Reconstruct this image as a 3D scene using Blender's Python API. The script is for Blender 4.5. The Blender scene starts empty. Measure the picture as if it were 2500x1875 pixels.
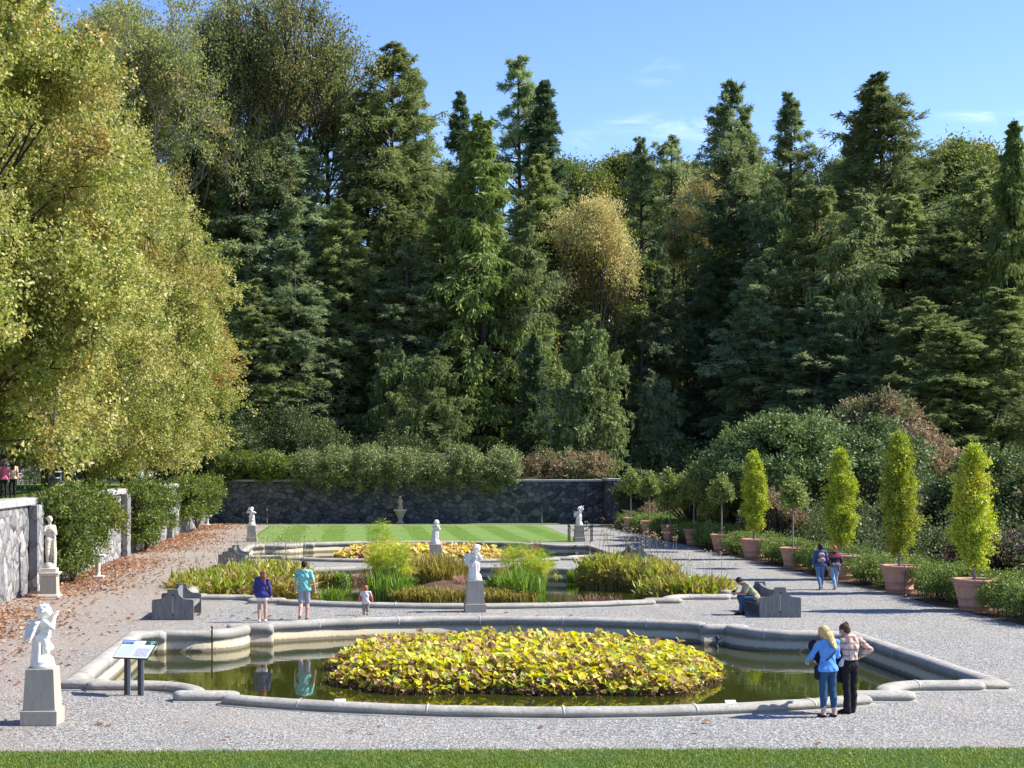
import bpy, math, random
import numpy as np
from mathutils import Vector, geometry
SC = bpy.context.scene
COL = SC.collection
R = np.random.RandomState
PI = math.pi
AX = 3.66            # the garden's axis of symmetry (metres right of the camera)

# ------------------------------------------------------------------ basics
def tag(o, label=None, cat=None, group=None, kind=None):
    if label: o['label'] = label
    if cat: o['category'] = cat
    if group: o['group'] = group
    if kind: o['kind'] = kind
    return o
def link(name, me, parent=None, loc=(0, 0, 0)):
    o = bpy.data.objects.new(name, me); COL.objects.link(o)
    o.location = loc
    if parent is not None: o.parent = parent
    return o
def thing(name, label, cat, loc=(0, 0, 0), rz=0, group=None):
    o = link(name, None, None, loc); o.rotation_euler = (0, 0, rz)
    o.empty_display_size = .2
    return tag(o, label, cat, group)
def np_mesh(name, V, F, mat, smooth=False, tint=None, mats=None, midx=None):
    """V (n,3); F (m,k) array of faces of one size, or a list of such arrays"""
    me = bpy.data.meshes.new(name)
    Fs = F if isinstance(F, list) else [F]
    Fs = [np.asarray(f, dtype=np.int32) for f in Fs if len(f)]
    V = np.asarray(V, dtype=np.float32)
    me.vertices.add(len(V)); me.vertices.foreach_set('co', V.ravel())
    nl = sum(f.size for f in Fs); npoly = sum(len(f) for f in Fs)
    me.loops.add(nl); me.loops.foreach_set('vertex_index', np.concatenate([f.ravel() for f in Fs]))
    me.polygons.add(npoly)
    tot = np.concatenate([np.full(len(f), f.shape[1], dtype=np.int32) for f in Fs])
    st = np.concatenate([[0], np.cumsum(tot)[:-1]]).astype(np.int32)
    me.polygons.foreach_set('loop_start', st)
    me.polygons.foreach_set('loop_total', tot)
    me.polygons.foreach_set('use_smooth', np.full(npoly, bool(smooth)))
    if midx is not None: me.polygons.foreach_set('material_index', np.asarray(midx, dtype=np.int32))
    me.update(calc_edges=True)
    for m in (mats or [mat]): me.materials.append(m)
    if tint is not None:
        a = me.attributes.new('tint', 'FLOAT', 'FACE')
        a.data.foreach_set('value', np.asarray(tint, dtype=np.float32))
    return me
def norm(a):
    return a / np.maximum(np.linalg.norm(a, axis=-1, keepdims=True), 1e-9)

class MB:
    """collects boxes, prisms, tubes, lathes into one mesh"""
    def __init__(s): s.V = []; s.Q = {}; s.n = 0
    def add(s, V, faces):
        V = [tuple(v) for v in V]; s.V += V
        for f in faces: s.Q.setdefault(len(f), []).append([i + s.n for i in f])
        s.n += len(V)
    def box(s, x0, x1, y0, y1, z0, z1, tx=0, ty=0):
        # tx, ty: taper inward at the top; edges bevelled slightly by a second ring
        V = [(x0, y0, z0), (x1, y0, z0), (x1, y1, z0), (x0, y1, z0),
             (x0 + tx, y0 + ty, z1), (x1 - tx, y0 + ty, z1), (x1 - tx, y1 - ty, z1), (x0 + tx, y1 - ty, z1)]
        s.add(V, [(3, 2, 1, 0), (4, 5, 6, 7), (0, 1, 5, 4), (1, 2, 6, 5), (2, 3, 7, 6), (3, 0, 4, 7)])
    def bbox(s, x0, x1, y0, y1, z0, z1, b=.01, tx=0, ty=0):
        s.box(x0, x1, y0, y1, z0, z1 - b, tx, ty)
        V = []
        for (e, z) in ((0, z1 - b), (b, z1)):
            V += [(x0 + tx + e, y0 + ty + e, z), (x1 - tx - e, y0 + ty + e, z), (x1 - tx - e, y1 - ty - e, z), (x0 + tx + e, y1 - ty - e, z)]
        s.add(V, [(4, 5, 6, 7), (0, 1, 5, 4), (1, 2, 6, 5), (2, 3, 7, 6), (3, 0, 4, 7)])
    def lathe(s, prof, seg=24, c=(0, 0), rot=0):
        V = []
        for (r, z) in prof:
            for k in range(seg):
                a = 2 * PI * k / seg + rot
                V.append((c[0] + r * math.cos(a), c[1] + r * math.sin(a), z))
        F = []
        for i in range(len(prof) - 1):
            for k in range(seg):
                k2 = (k + 1) % seg
                F.append((i * seg + k, i * seg + k2, (i + 1) * seg + k2, (i + 1) * seg + k))
        s.add(V, F)
    def tube(s, pts, r, seg=8, r2=None):
        pts = [Vector(p) for p in pts]; n = len(pts); V = []
        for i, p in enumerate(pts):
            t = (pts[min(i + 1, n - 1)] - pts[max(i - 1, 0)]).normalized()
            a = t.orthogonal().normalized() if i == 0 else (s._a - t * s._a.dot(t)).normalized()
            s._a = a; b = t.cross(a)
            rr = r if r2 is None else r + (r2 - r) * i / (n - 1)
            for k in range(seg):
                q = 2 * PI * k / seg
                V.append(p + (a * math.cos(q) + b * math.sin(q)) * rr)
        F = [(i * seg + k, i * seg + (k + 1) % seg, (i + 1) * seg + (k + 1) % seg, (i + 1) * seg + k)
             for i in range(n - 1) for k in range(seg)]
        F.append(tuple(range(seg))[::-1]); F.append(tuple(range((n - 1) * seg, n * seg)))
        s.add(V, F)
    def prism(s, outline, y0, y1, axes='xz'):
        n = len(outline)
        def P(u, v, w): return (u, w, v) if axes == 'xz' else ((w, u, v) if axes == 'yz' else (u, v, w))
        V = [P(u, v, y0) for u, v in outline] + [P(u, v, y1) for u, v in outline]
        F = [(i, (i + 1) % n, n + (i + 1) % n, n + i) for i in range(n)]
        tess = geometry.tessellate_polygon([[Vector((u, v, 0)) for u, v in outline]])
        for t in tess: F.append(tuple(t)); F.append(tuple(n + i for i in t[::-1]))
        s.add(V, F)
    def build(s, name, mat, parent=None, smooth=False, loc=(0, 0, 0)):
        me = np_mesh(name, s.V, [np.array(q) for q in s.Q.values()], mat, smooth)
        return link(name, me, parent, loc)
    def fix(s, o):
        import bmesh
        bm = bmesh.new(); bm.from_mesh(o.data); bmesh.ops.recalc_face_normals(bm, faces=bm.faces); bm.to_mesh(o.data); bm.free(); return o

# ------------------------------------------------------------------ materials
def newmat(name):
    m = bpy.data.materials.new(name); m.use_nodes = True
    nt = m.node_tree; nt.nodes.clear()
    return m, nt
def N(nt, typ, **kw):
    n = nt.nodes.new(typ)
    for k, v in kw.items():
        if k.startswith('i_'):
            key = k[2:]
            n.inputs[int(key) if key.isdigit() else key.replace('_', ' ')].default_value = v
        else: setattr(n, k, v)
    return n
def L(nt, a, b): nt.links.new(a, b)
def ramp(nt, stops, fac=None, interp='LINEAR'):
    r = nt.nodes.new('ShaderNodeValToRGB'); cr = r.color_ramp; cr.interpolation = interp
    while len(cr.elements) < len(stops): cr.elements.new(.5)
    for e, (p, c) in zip(cr.elements, stops):
        e.position = p; e.color = (*c, 1) if len(c) == 3 else c
    if fac is not None: nt.links.new(fac, r.inputs[0])
    return r
def mix(nt, fac, a, b, mode='MIX'):
    m = nt.nodes.new('ShaderNodeMix'); m.data_type = 'RGBA'; m.blend_type = mode
    for s, v in ((m.inputs[0], fac), (m.inputs[6], a), (m.inputs[7], b)):
        if hasattr(v, 'links') or isinstance(v, bpy.types.NodeSocket): nt.links.new(v, s)
        elif isinstance(v, (int, float)): s.default_value = v
        else: s.default_value = (*v, 1)
    return m.outputs[2]
def noise(nt, scale, detail=4, rough=.6, vec=None, dist=0):
    n = nt.nodes.new('ShaderNodeTexNoise'); n.inputs['Scale'].default_value = scale
    n.inputs['Detail'].default_value = detail; n.inputs['Roughness'].default_value = rough
    n.inputs['Distortion'].default_value = dist
    if vec is not None: nt.links.new(vec, n.inputs['Vector'])
    return n.outputs['Fac']
def geo_pos(nt):
    return nt.nodes.new('ShaderNodeNewGeometry').outputs['Position']
def obj_pos(nt):
    return nt.nodes.new('ShaderNodeTexCoord').outputs['Object']
def bump(nt, h, strength=.5, dist=.02):
    b = nt.nodes.new('ShaderNodeBump'); b.inputs['Strength'].default_value = strength
    b.inputs['Distance'].default_value = dist; nt.links.new(h, b.inputs['Height'])
    return b.outputs[0]
def finish(nt, color, rough=.8, nrm=None, spec=.3, metal=0):
    p = nt.nodes.new('ShaderNodeBsdfPrincipled')
    if isinstance(color, bpy.types.NodeSocket): nt.links.new(color, p.inputs['Base Color'])
    else: p.inputs['Base Color'].default_value = (*color, 1)
    if isinstance(rough, bpy.types.NodeSocket): nt.links.new(rough, p.inputs['Roughness'])
    else: p.inputs['Roughness'].default_value = rough
    p.inputs['Specular IOR Level'].default_value = spec; p.inputs['Metallic'].default_value = metal
    if nrm is not None: nt.links.new(nrm, p.inputs['Normal'])
    o = nt.nodes.new('ShaderNodeOutputMaterial'); nt.links.new(p.outputs[0], o.inputs[0])
    return p
def plain(name, color, rough=.7, var=.25, scale=12, spec=.3, bmp=.2, metal=0):
    m, nt = newmat(name); f = noise(nt, scale, 5, .65, obj_pos(nt))
    c = ramp(nt, [(.25, tuple(x * (1 - var) for x in color)), (.75, tuple(min(1, x * (1 + var)) for x in color))], f).outputs[0]
    finish(nt, c, rough, bump(nt, f, bmp, .01), spec, metal); return m

def leaf_mat(name, stops, trans=.35, rough=.45, spec=.35, patch=None, pscale=.35, val=.35, tscale=1.0):
    """stops: ramp over the per-leaf tint; patch: colour that takes over in large soft patches of the crown"""
    m, nt = newmat(name)
    at = N(nt, 'ShaderNodeAttribute', attribute_name='tint', attribute_type='GEOMETRY')
    col = ramp(nt, stops, at.outputs['Fac']).outputs[0]
    pos = geo_pos(nt)
    if patch is not None:
        f = noise(nt, pscale, 3, .6, pos)
        r = ramp(nt, [(patch[1], (0, 0, 0)), (patch[2], (1, 1, 1))], f)
        hs = N(nt, 'ShaderNodeMath', operation='MULTIPLY'); L(nt, r.outputs[0], hs.inputs[0]); hs.inputs[1].default_value = patch[3]
        col = mix(nt, hs.outputs[0], col, patch[0])
    oi = N(nt, 'ShaderNodeObjectInfo')
    mr = N(nt, 'ShaderNodeMapRange'); L(nt, oi.outputs['Random'], mr.inputs[0]); mr.inputs[3].default_value = 1 - val * .6; mr.inputs[4].default_value = 1 + val * .6
    hsv = N(nt, 'ShaderNodeHueSaturation'); L(nt, col, hsv.inputs['Color']); L(nt, mr.outputs[0], hsv.inputs['Value'])
    p = N(nt, 'ShaderNodeBsdfPrincipled'); L(nt, hsv.outputs[0], p.inputs['Base Color'])
    p.inputs['Roughness'].default_value = rough; p.inputs['Specular IOR Level'].default_value = spec
    t = N(nt, 'ShaderNodeBsdfTranslucent')
    sc = N(nt, 'ShaderNodeHueSaturation'); L(nt, hsv.outputs[0], sc.inputs['Color']); sc.inputs['Saturation'].default_value = 1.1; sc.inputs['Value'].default_value = 1.25
    L(nt, sc.outputs[0], t.inputs[0])
    ms = N(nt, 'ShaderNodeMixShader'); ms.inputs[0].default_value = trans
    L(nt, p.outputs[0], ms.inputs[1]); L(nt, t.outputs[0], ms.inputs[2])
    o = N(nt, 'ShaderNodeOutputMaterial'); L(nt, ms.outputs[0], o.inputs[0])
    return m

M = {}
# bark
def bark(name, a, b):
    m, nt = newmat(name); mp = N(nt, 'ShaderNodeMapping'); L(nt, obj_pos(nt), mp.inputs[0]); mp.inputs['Scale'].default_value = (3, 3, .5)
    f = noise(nt, 2.5, 6, .7, mp.outputs[0])
    finish(nt, ramp(nt, [(.3, a), (.7, b)], f).outputs[0], .9, bump(nt, f, .8, .05), .1); return m
M['bark'] = bark('bark', (.035, .028, .022), (.13, .11, .09))
M['bark_pale'] = bark('bark_pale', (.14, .12, .10), (.38, .35, .31))
M['bark_conifer'] = bark('bark_conifer', (.03, .024, .02), (.10, .08, .065))
# foliage
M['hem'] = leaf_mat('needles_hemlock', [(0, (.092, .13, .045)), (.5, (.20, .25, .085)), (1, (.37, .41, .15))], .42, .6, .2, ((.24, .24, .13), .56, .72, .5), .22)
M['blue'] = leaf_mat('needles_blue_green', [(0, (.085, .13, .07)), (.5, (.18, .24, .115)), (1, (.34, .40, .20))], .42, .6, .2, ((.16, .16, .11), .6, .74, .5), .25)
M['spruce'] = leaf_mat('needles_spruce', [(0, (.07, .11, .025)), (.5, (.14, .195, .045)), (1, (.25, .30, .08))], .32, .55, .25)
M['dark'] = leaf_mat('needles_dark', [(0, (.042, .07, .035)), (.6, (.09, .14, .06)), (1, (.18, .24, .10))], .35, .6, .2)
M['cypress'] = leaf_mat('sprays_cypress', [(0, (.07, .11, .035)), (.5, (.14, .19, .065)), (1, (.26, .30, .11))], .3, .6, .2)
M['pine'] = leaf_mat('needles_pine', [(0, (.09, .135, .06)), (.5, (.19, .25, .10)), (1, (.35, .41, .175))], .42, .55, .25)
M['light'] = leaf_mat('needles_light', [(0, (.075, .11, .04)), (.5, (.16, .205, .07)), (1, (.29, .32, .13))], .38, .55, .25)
M['maple'] = leaf_mat('leaves_maple', [(0, (.10, .15, .025)), (.3, (.21, .25, .055)), (.6, (.40, .40, .10)), (.82, (.55, .50, .19)), (1, (.80, .72, .42))], .36, .5, .35, ((.50, .27, .10), .53, .66, .6), .16, .12)
M['olive'] = leaf_mat('leaves_olive', [(0, (.11, .15, .05)), (.5, (.24, .29, .09)), (.85, (.40, .38, .14)), (1, (.52, .38, .18))], .45, .5, .35, ((.44, .27, .11), .55, .66, .5), .3)
M['greenwood'] = leaf_mat('leaves_mixed_green', [(0, (.05, .08, .02)), (.5, (.12, .17, .035)), (1, (.26, .29, .06))], .35, .5, .3, ((.30, .26, .05), .5, .62, .6), .12)
M['gold'] = leaf_mat('leaves_gold', [(0, (.30, .29, .09)), (.5, (.54, .48, .18)), (1, (.76, .70, .36))], .45, .5, .3, ((.60, .40, .18), .5, .65, .5), .3)
M['rust'] = leaf_mat('leaves_rust', [(0, (.12, .11, .05)), (.5, (.28, .20, .11)), (1, (.46, .30, .19))], .3, .5, .3, ((.16, .19, .07), .44, .56, .8), .3)
M['rhodo'] = leaf_mat('leaves_glossy', [(0, (.05, .085, .022)), (.5, (.12, .175, .05)), (1, (.24, .29, .11))], .22, .5, .3)
M['hedge'] = leaf_mat('leaves_hedge', [(0, (.06, .10, .02)), (.5, (.15, .215, .04)), (1, (.32, .37, .09))], .3, .45, .35)
M['vine'] = leaf_mat('leaves_vine', [(0, (.035, .065, .012)), (.5, (.105, .155, .026)), (1, (.28, .31, .055))], .32, .45, .35, ((.30, .26, .03), .55, .68, .6), .5)
M['topper'] = leaf_mat('leaves_wall_top', [(0, (.06, .09, .025)), (.5, (.18, .22, .07)), (1, (.40, .42, .18))], .25, .45, .4)
M['column'] = leaf_mat('leaves_lime', [(0, (.20, .26, .025)), (.5, (.38, .44, .04)), (1, (.62, .62, .09))], .35, .4, .45, ((.46, .40, .05), .52, .66, .5), .6)
M['standard'] = leaf_mat('leaves_standard', [(0, (.09, .14, .03)), (.5, (.21, .27, .06)), (1, (.38, .40, .13))], .3, .45, .4, ((.40, .25, .10), .58, .7, .5), .9)
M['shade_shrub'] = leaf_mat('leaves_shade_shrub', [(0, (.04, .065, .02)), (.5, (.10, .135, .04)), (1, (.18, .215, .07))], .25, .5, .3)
M['redbark'] = leaf_mat('leaves_purple', [(0, (.05, .03, .025)), (.5, (.11, .06, .05)), (1, (.2, .13, .09))], .2, .5, .3)
M['lotus'] = leaf_mat('leaves_lotus', [(0, (.18, .08, .04)), (.18, (.46, .30, .17)), (.25, (.60, .48, .12)), (.34, (.62, .56, .05)), (.75, (.74, .69, .07)), (.93, (.52, .60, .10)), (1, (.18, .34, .09))], .35, .45, .35, ((.40, .26, .12), .54, .62, .6), 1.6, .05)
M['lotus_far'] = leaf_mat('leaves_lotus_far', [(0, (.35, .15, .08)), (.35, (.60, .40, .22)), (.5, (.62, .56, .10)), (1, (.78, .70, .14))], .35, .45, .4, None, .3, .05)
M['thalia'] = leaf_mat('leaves_canna', [(0, (.28, .17, .06)), (.35, (.42, .33, .08)), (.55, (.38, .40, .05)), (1, (.20, .32, .04))], .35, .4, .4, ((.48, .33, .12), .5, .62, .6), 1.1, .15)
M['reed'] = leaf_mat('leaves_reed', [(0, (.10, .20, .03)), (.6, (.20, .33, .04)), (1, (.36, .42, .08))], .3, .45, .35, None, .3, .1)
M['sedge'] = leaf_mat('leaves_sedge', [(0, (.16, .13, .03)), (.5, (.30, .26, .05)), (1, (.42, .33, .09))], .3, .5, .3, None, .3, .15)
M['papyrus'] = leaf_mat('rays_papyrus', [(0, (.22, .34, .03)), (.5, (.42, .50, .05)), (1, (.62, .50, .09))], .35, .5, .3, None, .3, .1)
M['drystalk'] = leaf_mat('dry_stalks', [(0, (.30, .24, .12)), (1, (.62, .55, .36))], .2, .6, .2)
M['redplant'] = leaf_mat('leaves_redplant', [(0, (.22, .12, .08)), (1, (.50, .28, .20))], .3, .5, .3)
M['litter'] = leaf_mat('fallen_leaves', [(0, (.15, .07, .04)), (.5, (.36, .17, .09)), (.85, (.50, .28, .15)), (1, (.60, .44, .28))], .2, .6, .2)
M['blade'] = leaf_mat('grass_blades', [(0, (.09, .155, .018)), (.5, (.18, .28, .035)), (1, (.36, .42, .11))], .4, .5, .3, ((.16, .27, .07), .5, .62, .7), .9)

def m_gravel():
    m, nt = newmat('gravel'); pos = geo_pos(nt)
    v = N(nt, 'ShaderNodeTexVoronoi', feature='F1'); v.inputs['Scale'].default_value = 27; L(nt, pos, v.inputs['Vector'])
    sep = N(nt, 'ShaderNodeSeparateColor'); L(nt, v.outputs['Color'], sep.inputs[0])
    c = ramp(nt, [(0, (.088, .086, .078)), (.25, (.20, .196, .18)), (.7, (.325, .317, .29)), (1, (.57, .56, .51))], sep.outputs[0]).outputs[0]
    big = noise(nt, .25, 5, .6, pos)
    c = mix(nt, ramp(nt, [(.42, (0, 0, 0)), (.68, (1, 1, 1))], big).outputs[0], c, mix(nt, .5, c, (.40, .35, .28)))
    mpt = N(nt, 'ShaderNodeMapping'); L(nt, pos, mpt.inputs[0]); mpt.inputs['Scale'].default_value = (.9, .07, 1)
    c = mix(nt, ramp(nt, [(.5, (0, 0, 0)), (.75, (.45, .45, .45))], noise(nt, 1.0, 5, .65, mpt.outputs[0])).outputs[0], c, (.24, .22, .20))
    sx = N(nt, 'ShaderNodeSeparateXYZ'); L(nt, pos, sx.inputs[0])   # brown leaf dust on the wall side
    mr = N(nt, 'ShaderNodeMapRange'); L(nt, sx.outputs[0], mr.inputs[0]); mr.inputs[1].default_value = -3.5; mr.inputs[2].default_value = -11
    ml = N(nt, 'ShaderNodeMath', operation='MULTIPLY'); L(nt, mr.outputs[0], ml.inputs[0]); L(nt, noise(nt, 1.2, 5, .7, pos), ml.inputs[1])
    c = mix(nt, ml.outputs[0], c, (.38, .25, .17))
    fine = noise(nt, 60, 3, .6, pos)
    d = N(nt, 'ShaderNodeMath', operation='ADD'); L(nt, v.outputs['Distance'], d.inputs[0]); L(nt, fine, d.inputs[1])
    finish(nt, c, .85, bump(nt, d.outputs[0], .9, .03), .25); return m
M['gravel'] = m_gravel()
def m_lawn(stripes):
    m, nt = newmat('lawn_turf'); pos = geo_pos(nt)
    f = noise(nt, 22 if not stripes else 9, 6, .75, pos)
    c = ramp(nt, [(.3, (.055, .11, .018)), (.55, (.10, .19, .03)), (.75, (.17, .27, .06))], f).outputs[0]
    b = noise(nt, .5, 4, .6, pos)
    c = mix(nt, ramp(nt, [(.4, (0, 0, 0)), (.7, (.5, .5, .5))], b).outputs[0], c, (.19, .24, .06))
    if stripes:
        w = N(nt, 'ShaderNodeSeparateXYZ'); L(nt, pos, w.inputs[0])
        a = N(nt, 'ShaderNodeMath', operation='MULTIPLY_ADD'); L(nt, w.outputs[0], a.inputs[0]); a.inputs[1].default_value = 2 * PI / 2.8; a.inputs[2].default_value = 1.2
        s = N(nt, 'ShaderNodeMath', operation='SINE'); L(nt, a.outputs[0], s.inputs[0])
        fc = ramp(nt, [(.35, (0, 0, 0)), (.65, (1, 1, 1))])
        mr = N(nt, 'ShaderNodeMapRange'); L(nt, s.outputs[0], mr.inputs[0]); mr.inputs[1].default_value = -1; L(nt, mr.outputs[0], fc.inputs[0])
        c2 = mix(nt, .32, c, (.24, .34, .13)); c = mix(nt, fc.outputs[0], c, c2)
    finish(nt, c, .9, bump(nt, f, .8, .04), .1); return m
M['lawn_far'] = m_lawn(True); M['lawn'] = m_lawn(False)
def m_coping():
    m, nt = newmat('coping_stone'); pos = geo_pos(nt)
    a = noise(nt, 1.6, 7, .7, pos); b = noise(nt, 14, 6, .7, pos)
    c = ramp(nt, [(.3, (.29, .265, .215)), (.5, (.45, .42, .35)), (.72, (.60, .57, .49))], a).outputs[0]
    c = mix(nt, ramp(nt, [(.42, (0, 0, 0)), (.66, (.75, .75, .75))], b).outputs[0], c, (.22, .21, .18))
    g2 = noise(nt, 55, 4, .7, pos); c = mix(nt, ramp(nt, [(.4, (0, 0, 0)), (.65, (.4, .4, .4))], g2).outputs[0], c, (.16, .15, .13))
    s = N(nt, 'ShaderNodeSeparateXYZ'); L(nt, pos, s.inputs[0])
    # grime where water and splashed soil reach: low on the outside, ochre tide band on the inside
    h = N(nt, 'ShaderNodeMath', operation='MULTIPLY_ADD'); L(nt, b, h.inputs[0]); h.inputs[1].default_value = .16; L(nt, s.outputs[2], h.inputs[2])
    low = ramp(nt, [(.0, (1, 1, 1)), (1, (0, 0, 0))]); mr = N(nt, 'ShaderNodeMapRange'); L(nt, h.outputs[0], mr.inputs[0]); mr.inputs[1].default_value = .10; mr.inputs[2].default_value = .27; L(nt, mr.outputs[0], low.inputs[0])
    fl = N(nt, 'ShaderNodeMath', operation='MULTIPLY'); L(nt, low.outputs[0], fl.inputs[0]); fl.inputs[1].default_value = .5
    c = mix(nt, fl.outputs[0], c, (.20, .19, .16))
    mr2 = N(nt, 'ShaderNodeMapRange'); L(nt, h.outputs[0], mr2.inputs[0]); mr2.inputs[1].default_value = .0; mr2.inputs[2].default_value = -.06
    c = mix(nt, mr2.outputs[0], c, (.52, .44, .29))
    mr3 = N(nt, 'ShaderNodeMapRange'); L(nt, h.outputs[0], mr3.inputs[0]); mr3.inputs[1].default_value = -.17; mr3.inputs[2].default_value = -.22
    c = mix(nt, mr3.outputs[0], c, (.17, .14, .09))
    finish(nt, c, .8, bump(nt, b, .5, .02), .25); return m
M['coping'] = m_coping()
def m_water():
    m, nt = newmat('pond_water'); pos = geo_pos(nt)
    mp = N(nt, 'ShaderNodeMapping'); L(nt, pos, mp.inputs[0]); mp.inputs['Scale'].default_value = (.7, 1.8, 1)
    f = noise(nt, 2.2, 3, .5, mp.outputs[0]); g = noise(nt, .35, 2, .5, pos)
    mm = N(nt, 'ShaderNodeMath', operation='MULTIPLY'); L(nt, f, mm.inputs[0]); L(nt, ramp(nt, [(.4, (.05, .05, .05)), (.65, (1, 1, 1))], g).outputs[0], mm.inputs[1])
    p = finish(nt, (.030, .034, .005), .02, bump(nt, mm.outputs[0], .10, .02), .5); p.inputs['IOR'].default_value = 1.33
    return m
M['water'] = m_water()
def m_wall(name, a, b, mortar, scale=2.2, stretch=(1, 1, 1.3), ms=.05):
    m, nt = newmat(name); mp = N(nt, 'ShaderNodeMapping'); L(nt, geo_pos(nt), mp.inputs[0]); mp.inputs['Scale'].default_value = stretch
    wob = N(nt, 'ShaderNodeTexNoise'); wob.inputs['Scale'].default_value = 2.5; L(nt, mp.outputs[0], wob.inputs['Vector'])
    va = N(nt, 'ShaderNodeVectorMath', operation='MULTIPLY_ADD'); L(nt, wob.outputs['Color'], va.inputs[0]); va.inputs[1].default_value = (.25, .25, .25); L(nt, mp.outputs[0], va.inputs[2])
    v = N(nt, 'ShaderNodeTexVoronoi', feature='F1'); v.inputs['Scale'].default_value = scale; L(nt, va.outputs[0], v.inputs['Vector'])
    e = N(nt, 'ShaderNodeTexVoronoi', feature='DISTANCE_TO_EDGE'); e.inputs['Scale'].default_value = scale; L(nt, va.outputs[0], e.inputs['Vector'])
    sep = N(nt, 'ShaderNodeSeparateColor'); L(nt, v.outputs['Color'], sep.inputs[0])
    f = noise(nt, 9, 6, .7, geo_pos(nt))
    c = ramp(nt, [(0, a), (.55, tuple((x + y) / 2 for x, y in zip(a, b))), (1, b)], sep.outputs[0]).outputs[0]
    c = mix(nt, ramp(nt, [(.4, (0, 0, 0)), (.7, (.6, .6, .6))], f).outputs[0], c, tuple(x * .6 for x in a))
    ed = ramp(nt, [(0, (0, 0, 0)), (ms, (1, 1, 1))], e.outputs['Distance'])
    c = mix(nt, ed.outputs[0], mortar, c)
    rnd = N(nt, 'ShaderNodeMath', operation='MULTIPLY_ADD'); L(nt, sep.outputs[1], rnd.inputs[0]); rnd.inputs[1].default_value = .6; L(nt, ramp(nt, [(0, (0, 0, 0)), (.18, (1, 1, 1))], e.outputs['Distance']).outputs[0], rnd.inputs[2])
    ad = N(nt, 'ShaderNodeMath', operation='MULTIPLY_ADD'); L(nt, f, ad.inputs[0]); ad.inputs[1].default_value = .5; L(nt, rnd.outputs[0], ad.inputs[2])
    finish(nt, c, .85, bump(nt, ad.outputs[0], 1, .09), .2); return m
M['wall_back'] = m_wall('rubble_stone_dark', (.06, .063, .072), (.23, .225, .215), (.05, .05, .054), 1.9, (1, 1, 1.25), .035)
M['wall_left'] = m_wall('rubble_stone_pale', (.19, .19, .195), (.44, .42, .39), (.12, .11, .10), 1.5, (1, 1.0, .8), .045)
M['cap'] = plain('cap_stone', (.36, .35, .33), .85, .25, 3)
M['marble'] = plain('white_marble', (.72, .70, .64), .5, .10, 6, .4, .15)
M['marble_old'] = plain('aged_marble', (.60, .54, .43), .6, .18, 5, .3, .2)
M['figure_tan'] = plain('tan_stone', (.55, .38, .26), .7, .2, 5)
def m_ped(name, a, b):
    m, nt = newmat(name); pos = geo_pos(nt)
    mp = N(nt, 'ShaderNodeMapping'); L(nt, pos, mp.inputs[0]); mp.inputs['Scale'].default_value = (5, 5, 1)
    f = noise(nt, 2.2, 6, .7, mp.outputs[0]); g = noise(nt, 40, 4, .6, pos)
    c = ramp(nt, [(.3, a), (.7, b)], f).outputs[0]; c = mix(nt, .25, c, mix(nt, g, a, b))
    finish(nt, c, .85, bump(nt, g, .3, .01), .2); return m
M['pedestal'] = m_ped('pedestal_limestone', (.33, .28, .22), (.47, .42, .34))
M['bench'] = m_ped('bench_stone', (.09, .09, .087), (.27, .265, .245))
M['terracotta'] = m_ped('terracotta', (.40, .19, .125), (.60, .36, .26))
M['soil'] = plain('dark_soil', (.085, .055, .04), .95, .5, 8, .1, 1)
M['mulch'] = plain('mulch', (.12, .075, .05), .95, .5, 14, .1, 1)
M['forest_floor'] = plain('woodland_floor', (.045, .045, .022), .95, .4, .8, .1, 1)
M['black_metal'] = plain('black_metal', (.02, .02, .022), .4, .2, 20, .5, .1)
M['grey_metal'] = plain('grey_metal', (.20, .21, .23), .35, .1, 20, .5, .1)
M['white_paint'] = plain('white_paint', (.75, .75, .73), .5, .05)
M['iron'] = plain('iron', (.03, .03, .035), .5, .3)
EXPOSURE = 1.1
# ------------------------------------------------------------------ camera, sun, sky
cd = bpy.data.cameras.new('camera'); cam = bpy.data.objects.new('camera', cd); COL.objects.link(cam)
cam.location = (0, 0, 4.5); cam.rotation_euler = (PI / 2, 0, 0)
cd.sensor_width = 36; cd.lens = 3700 / 2500 * 36
cd.shift_x = (1250 - 862) / 2500; cd.shift_y = (1138 - 937.5) / 2500
cd.clip_end = 3000; SC.camera = cam
EL, AZ = math.radians(44), math.radians(4)          # the sun stands to the right, a little behind the garden
sd = Vector((math.cos(EL) * math.cos(AZ), math.cos(EL) * math.sin(AZ), math.sin(EL)))
sl = bpy.data.lights.new('sun', 'SUN'); sl.energy = 4.6; sl.angle = math.radians(.53); sl.color = (1, .95, .86)
so = bpy.data.objects.new('sun', sl); COL.objects.link(so); so.rotation_euler = sd.to_track_quat('Z', 'Y').to_euler(); so.location = (60, 10, 60)
w = bpy.data.worlds.new('World'); SC.world = w; w.use_nodes = True; nt = w.node_tree; nt.nodes.clear()
sky = N(nt, 'ShaderNodeTexSky', sky_type='NISHITA', sun_disc=False); sky.sun_elevation = EL; sky.sun_rotation = PI / 2 - AZ
sky.air_density = 1.0; sky.dust_density = .25; sky.ozone_density = 2.2; sky.altitude = 600
tc = N(nt, 'ShaderNodeTexCoord'); sp = N(nt, 'ShaderNodeSeparateXYZ'); L(nt, tc.outputs['Generated'], sp.inputs[0])
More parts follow.
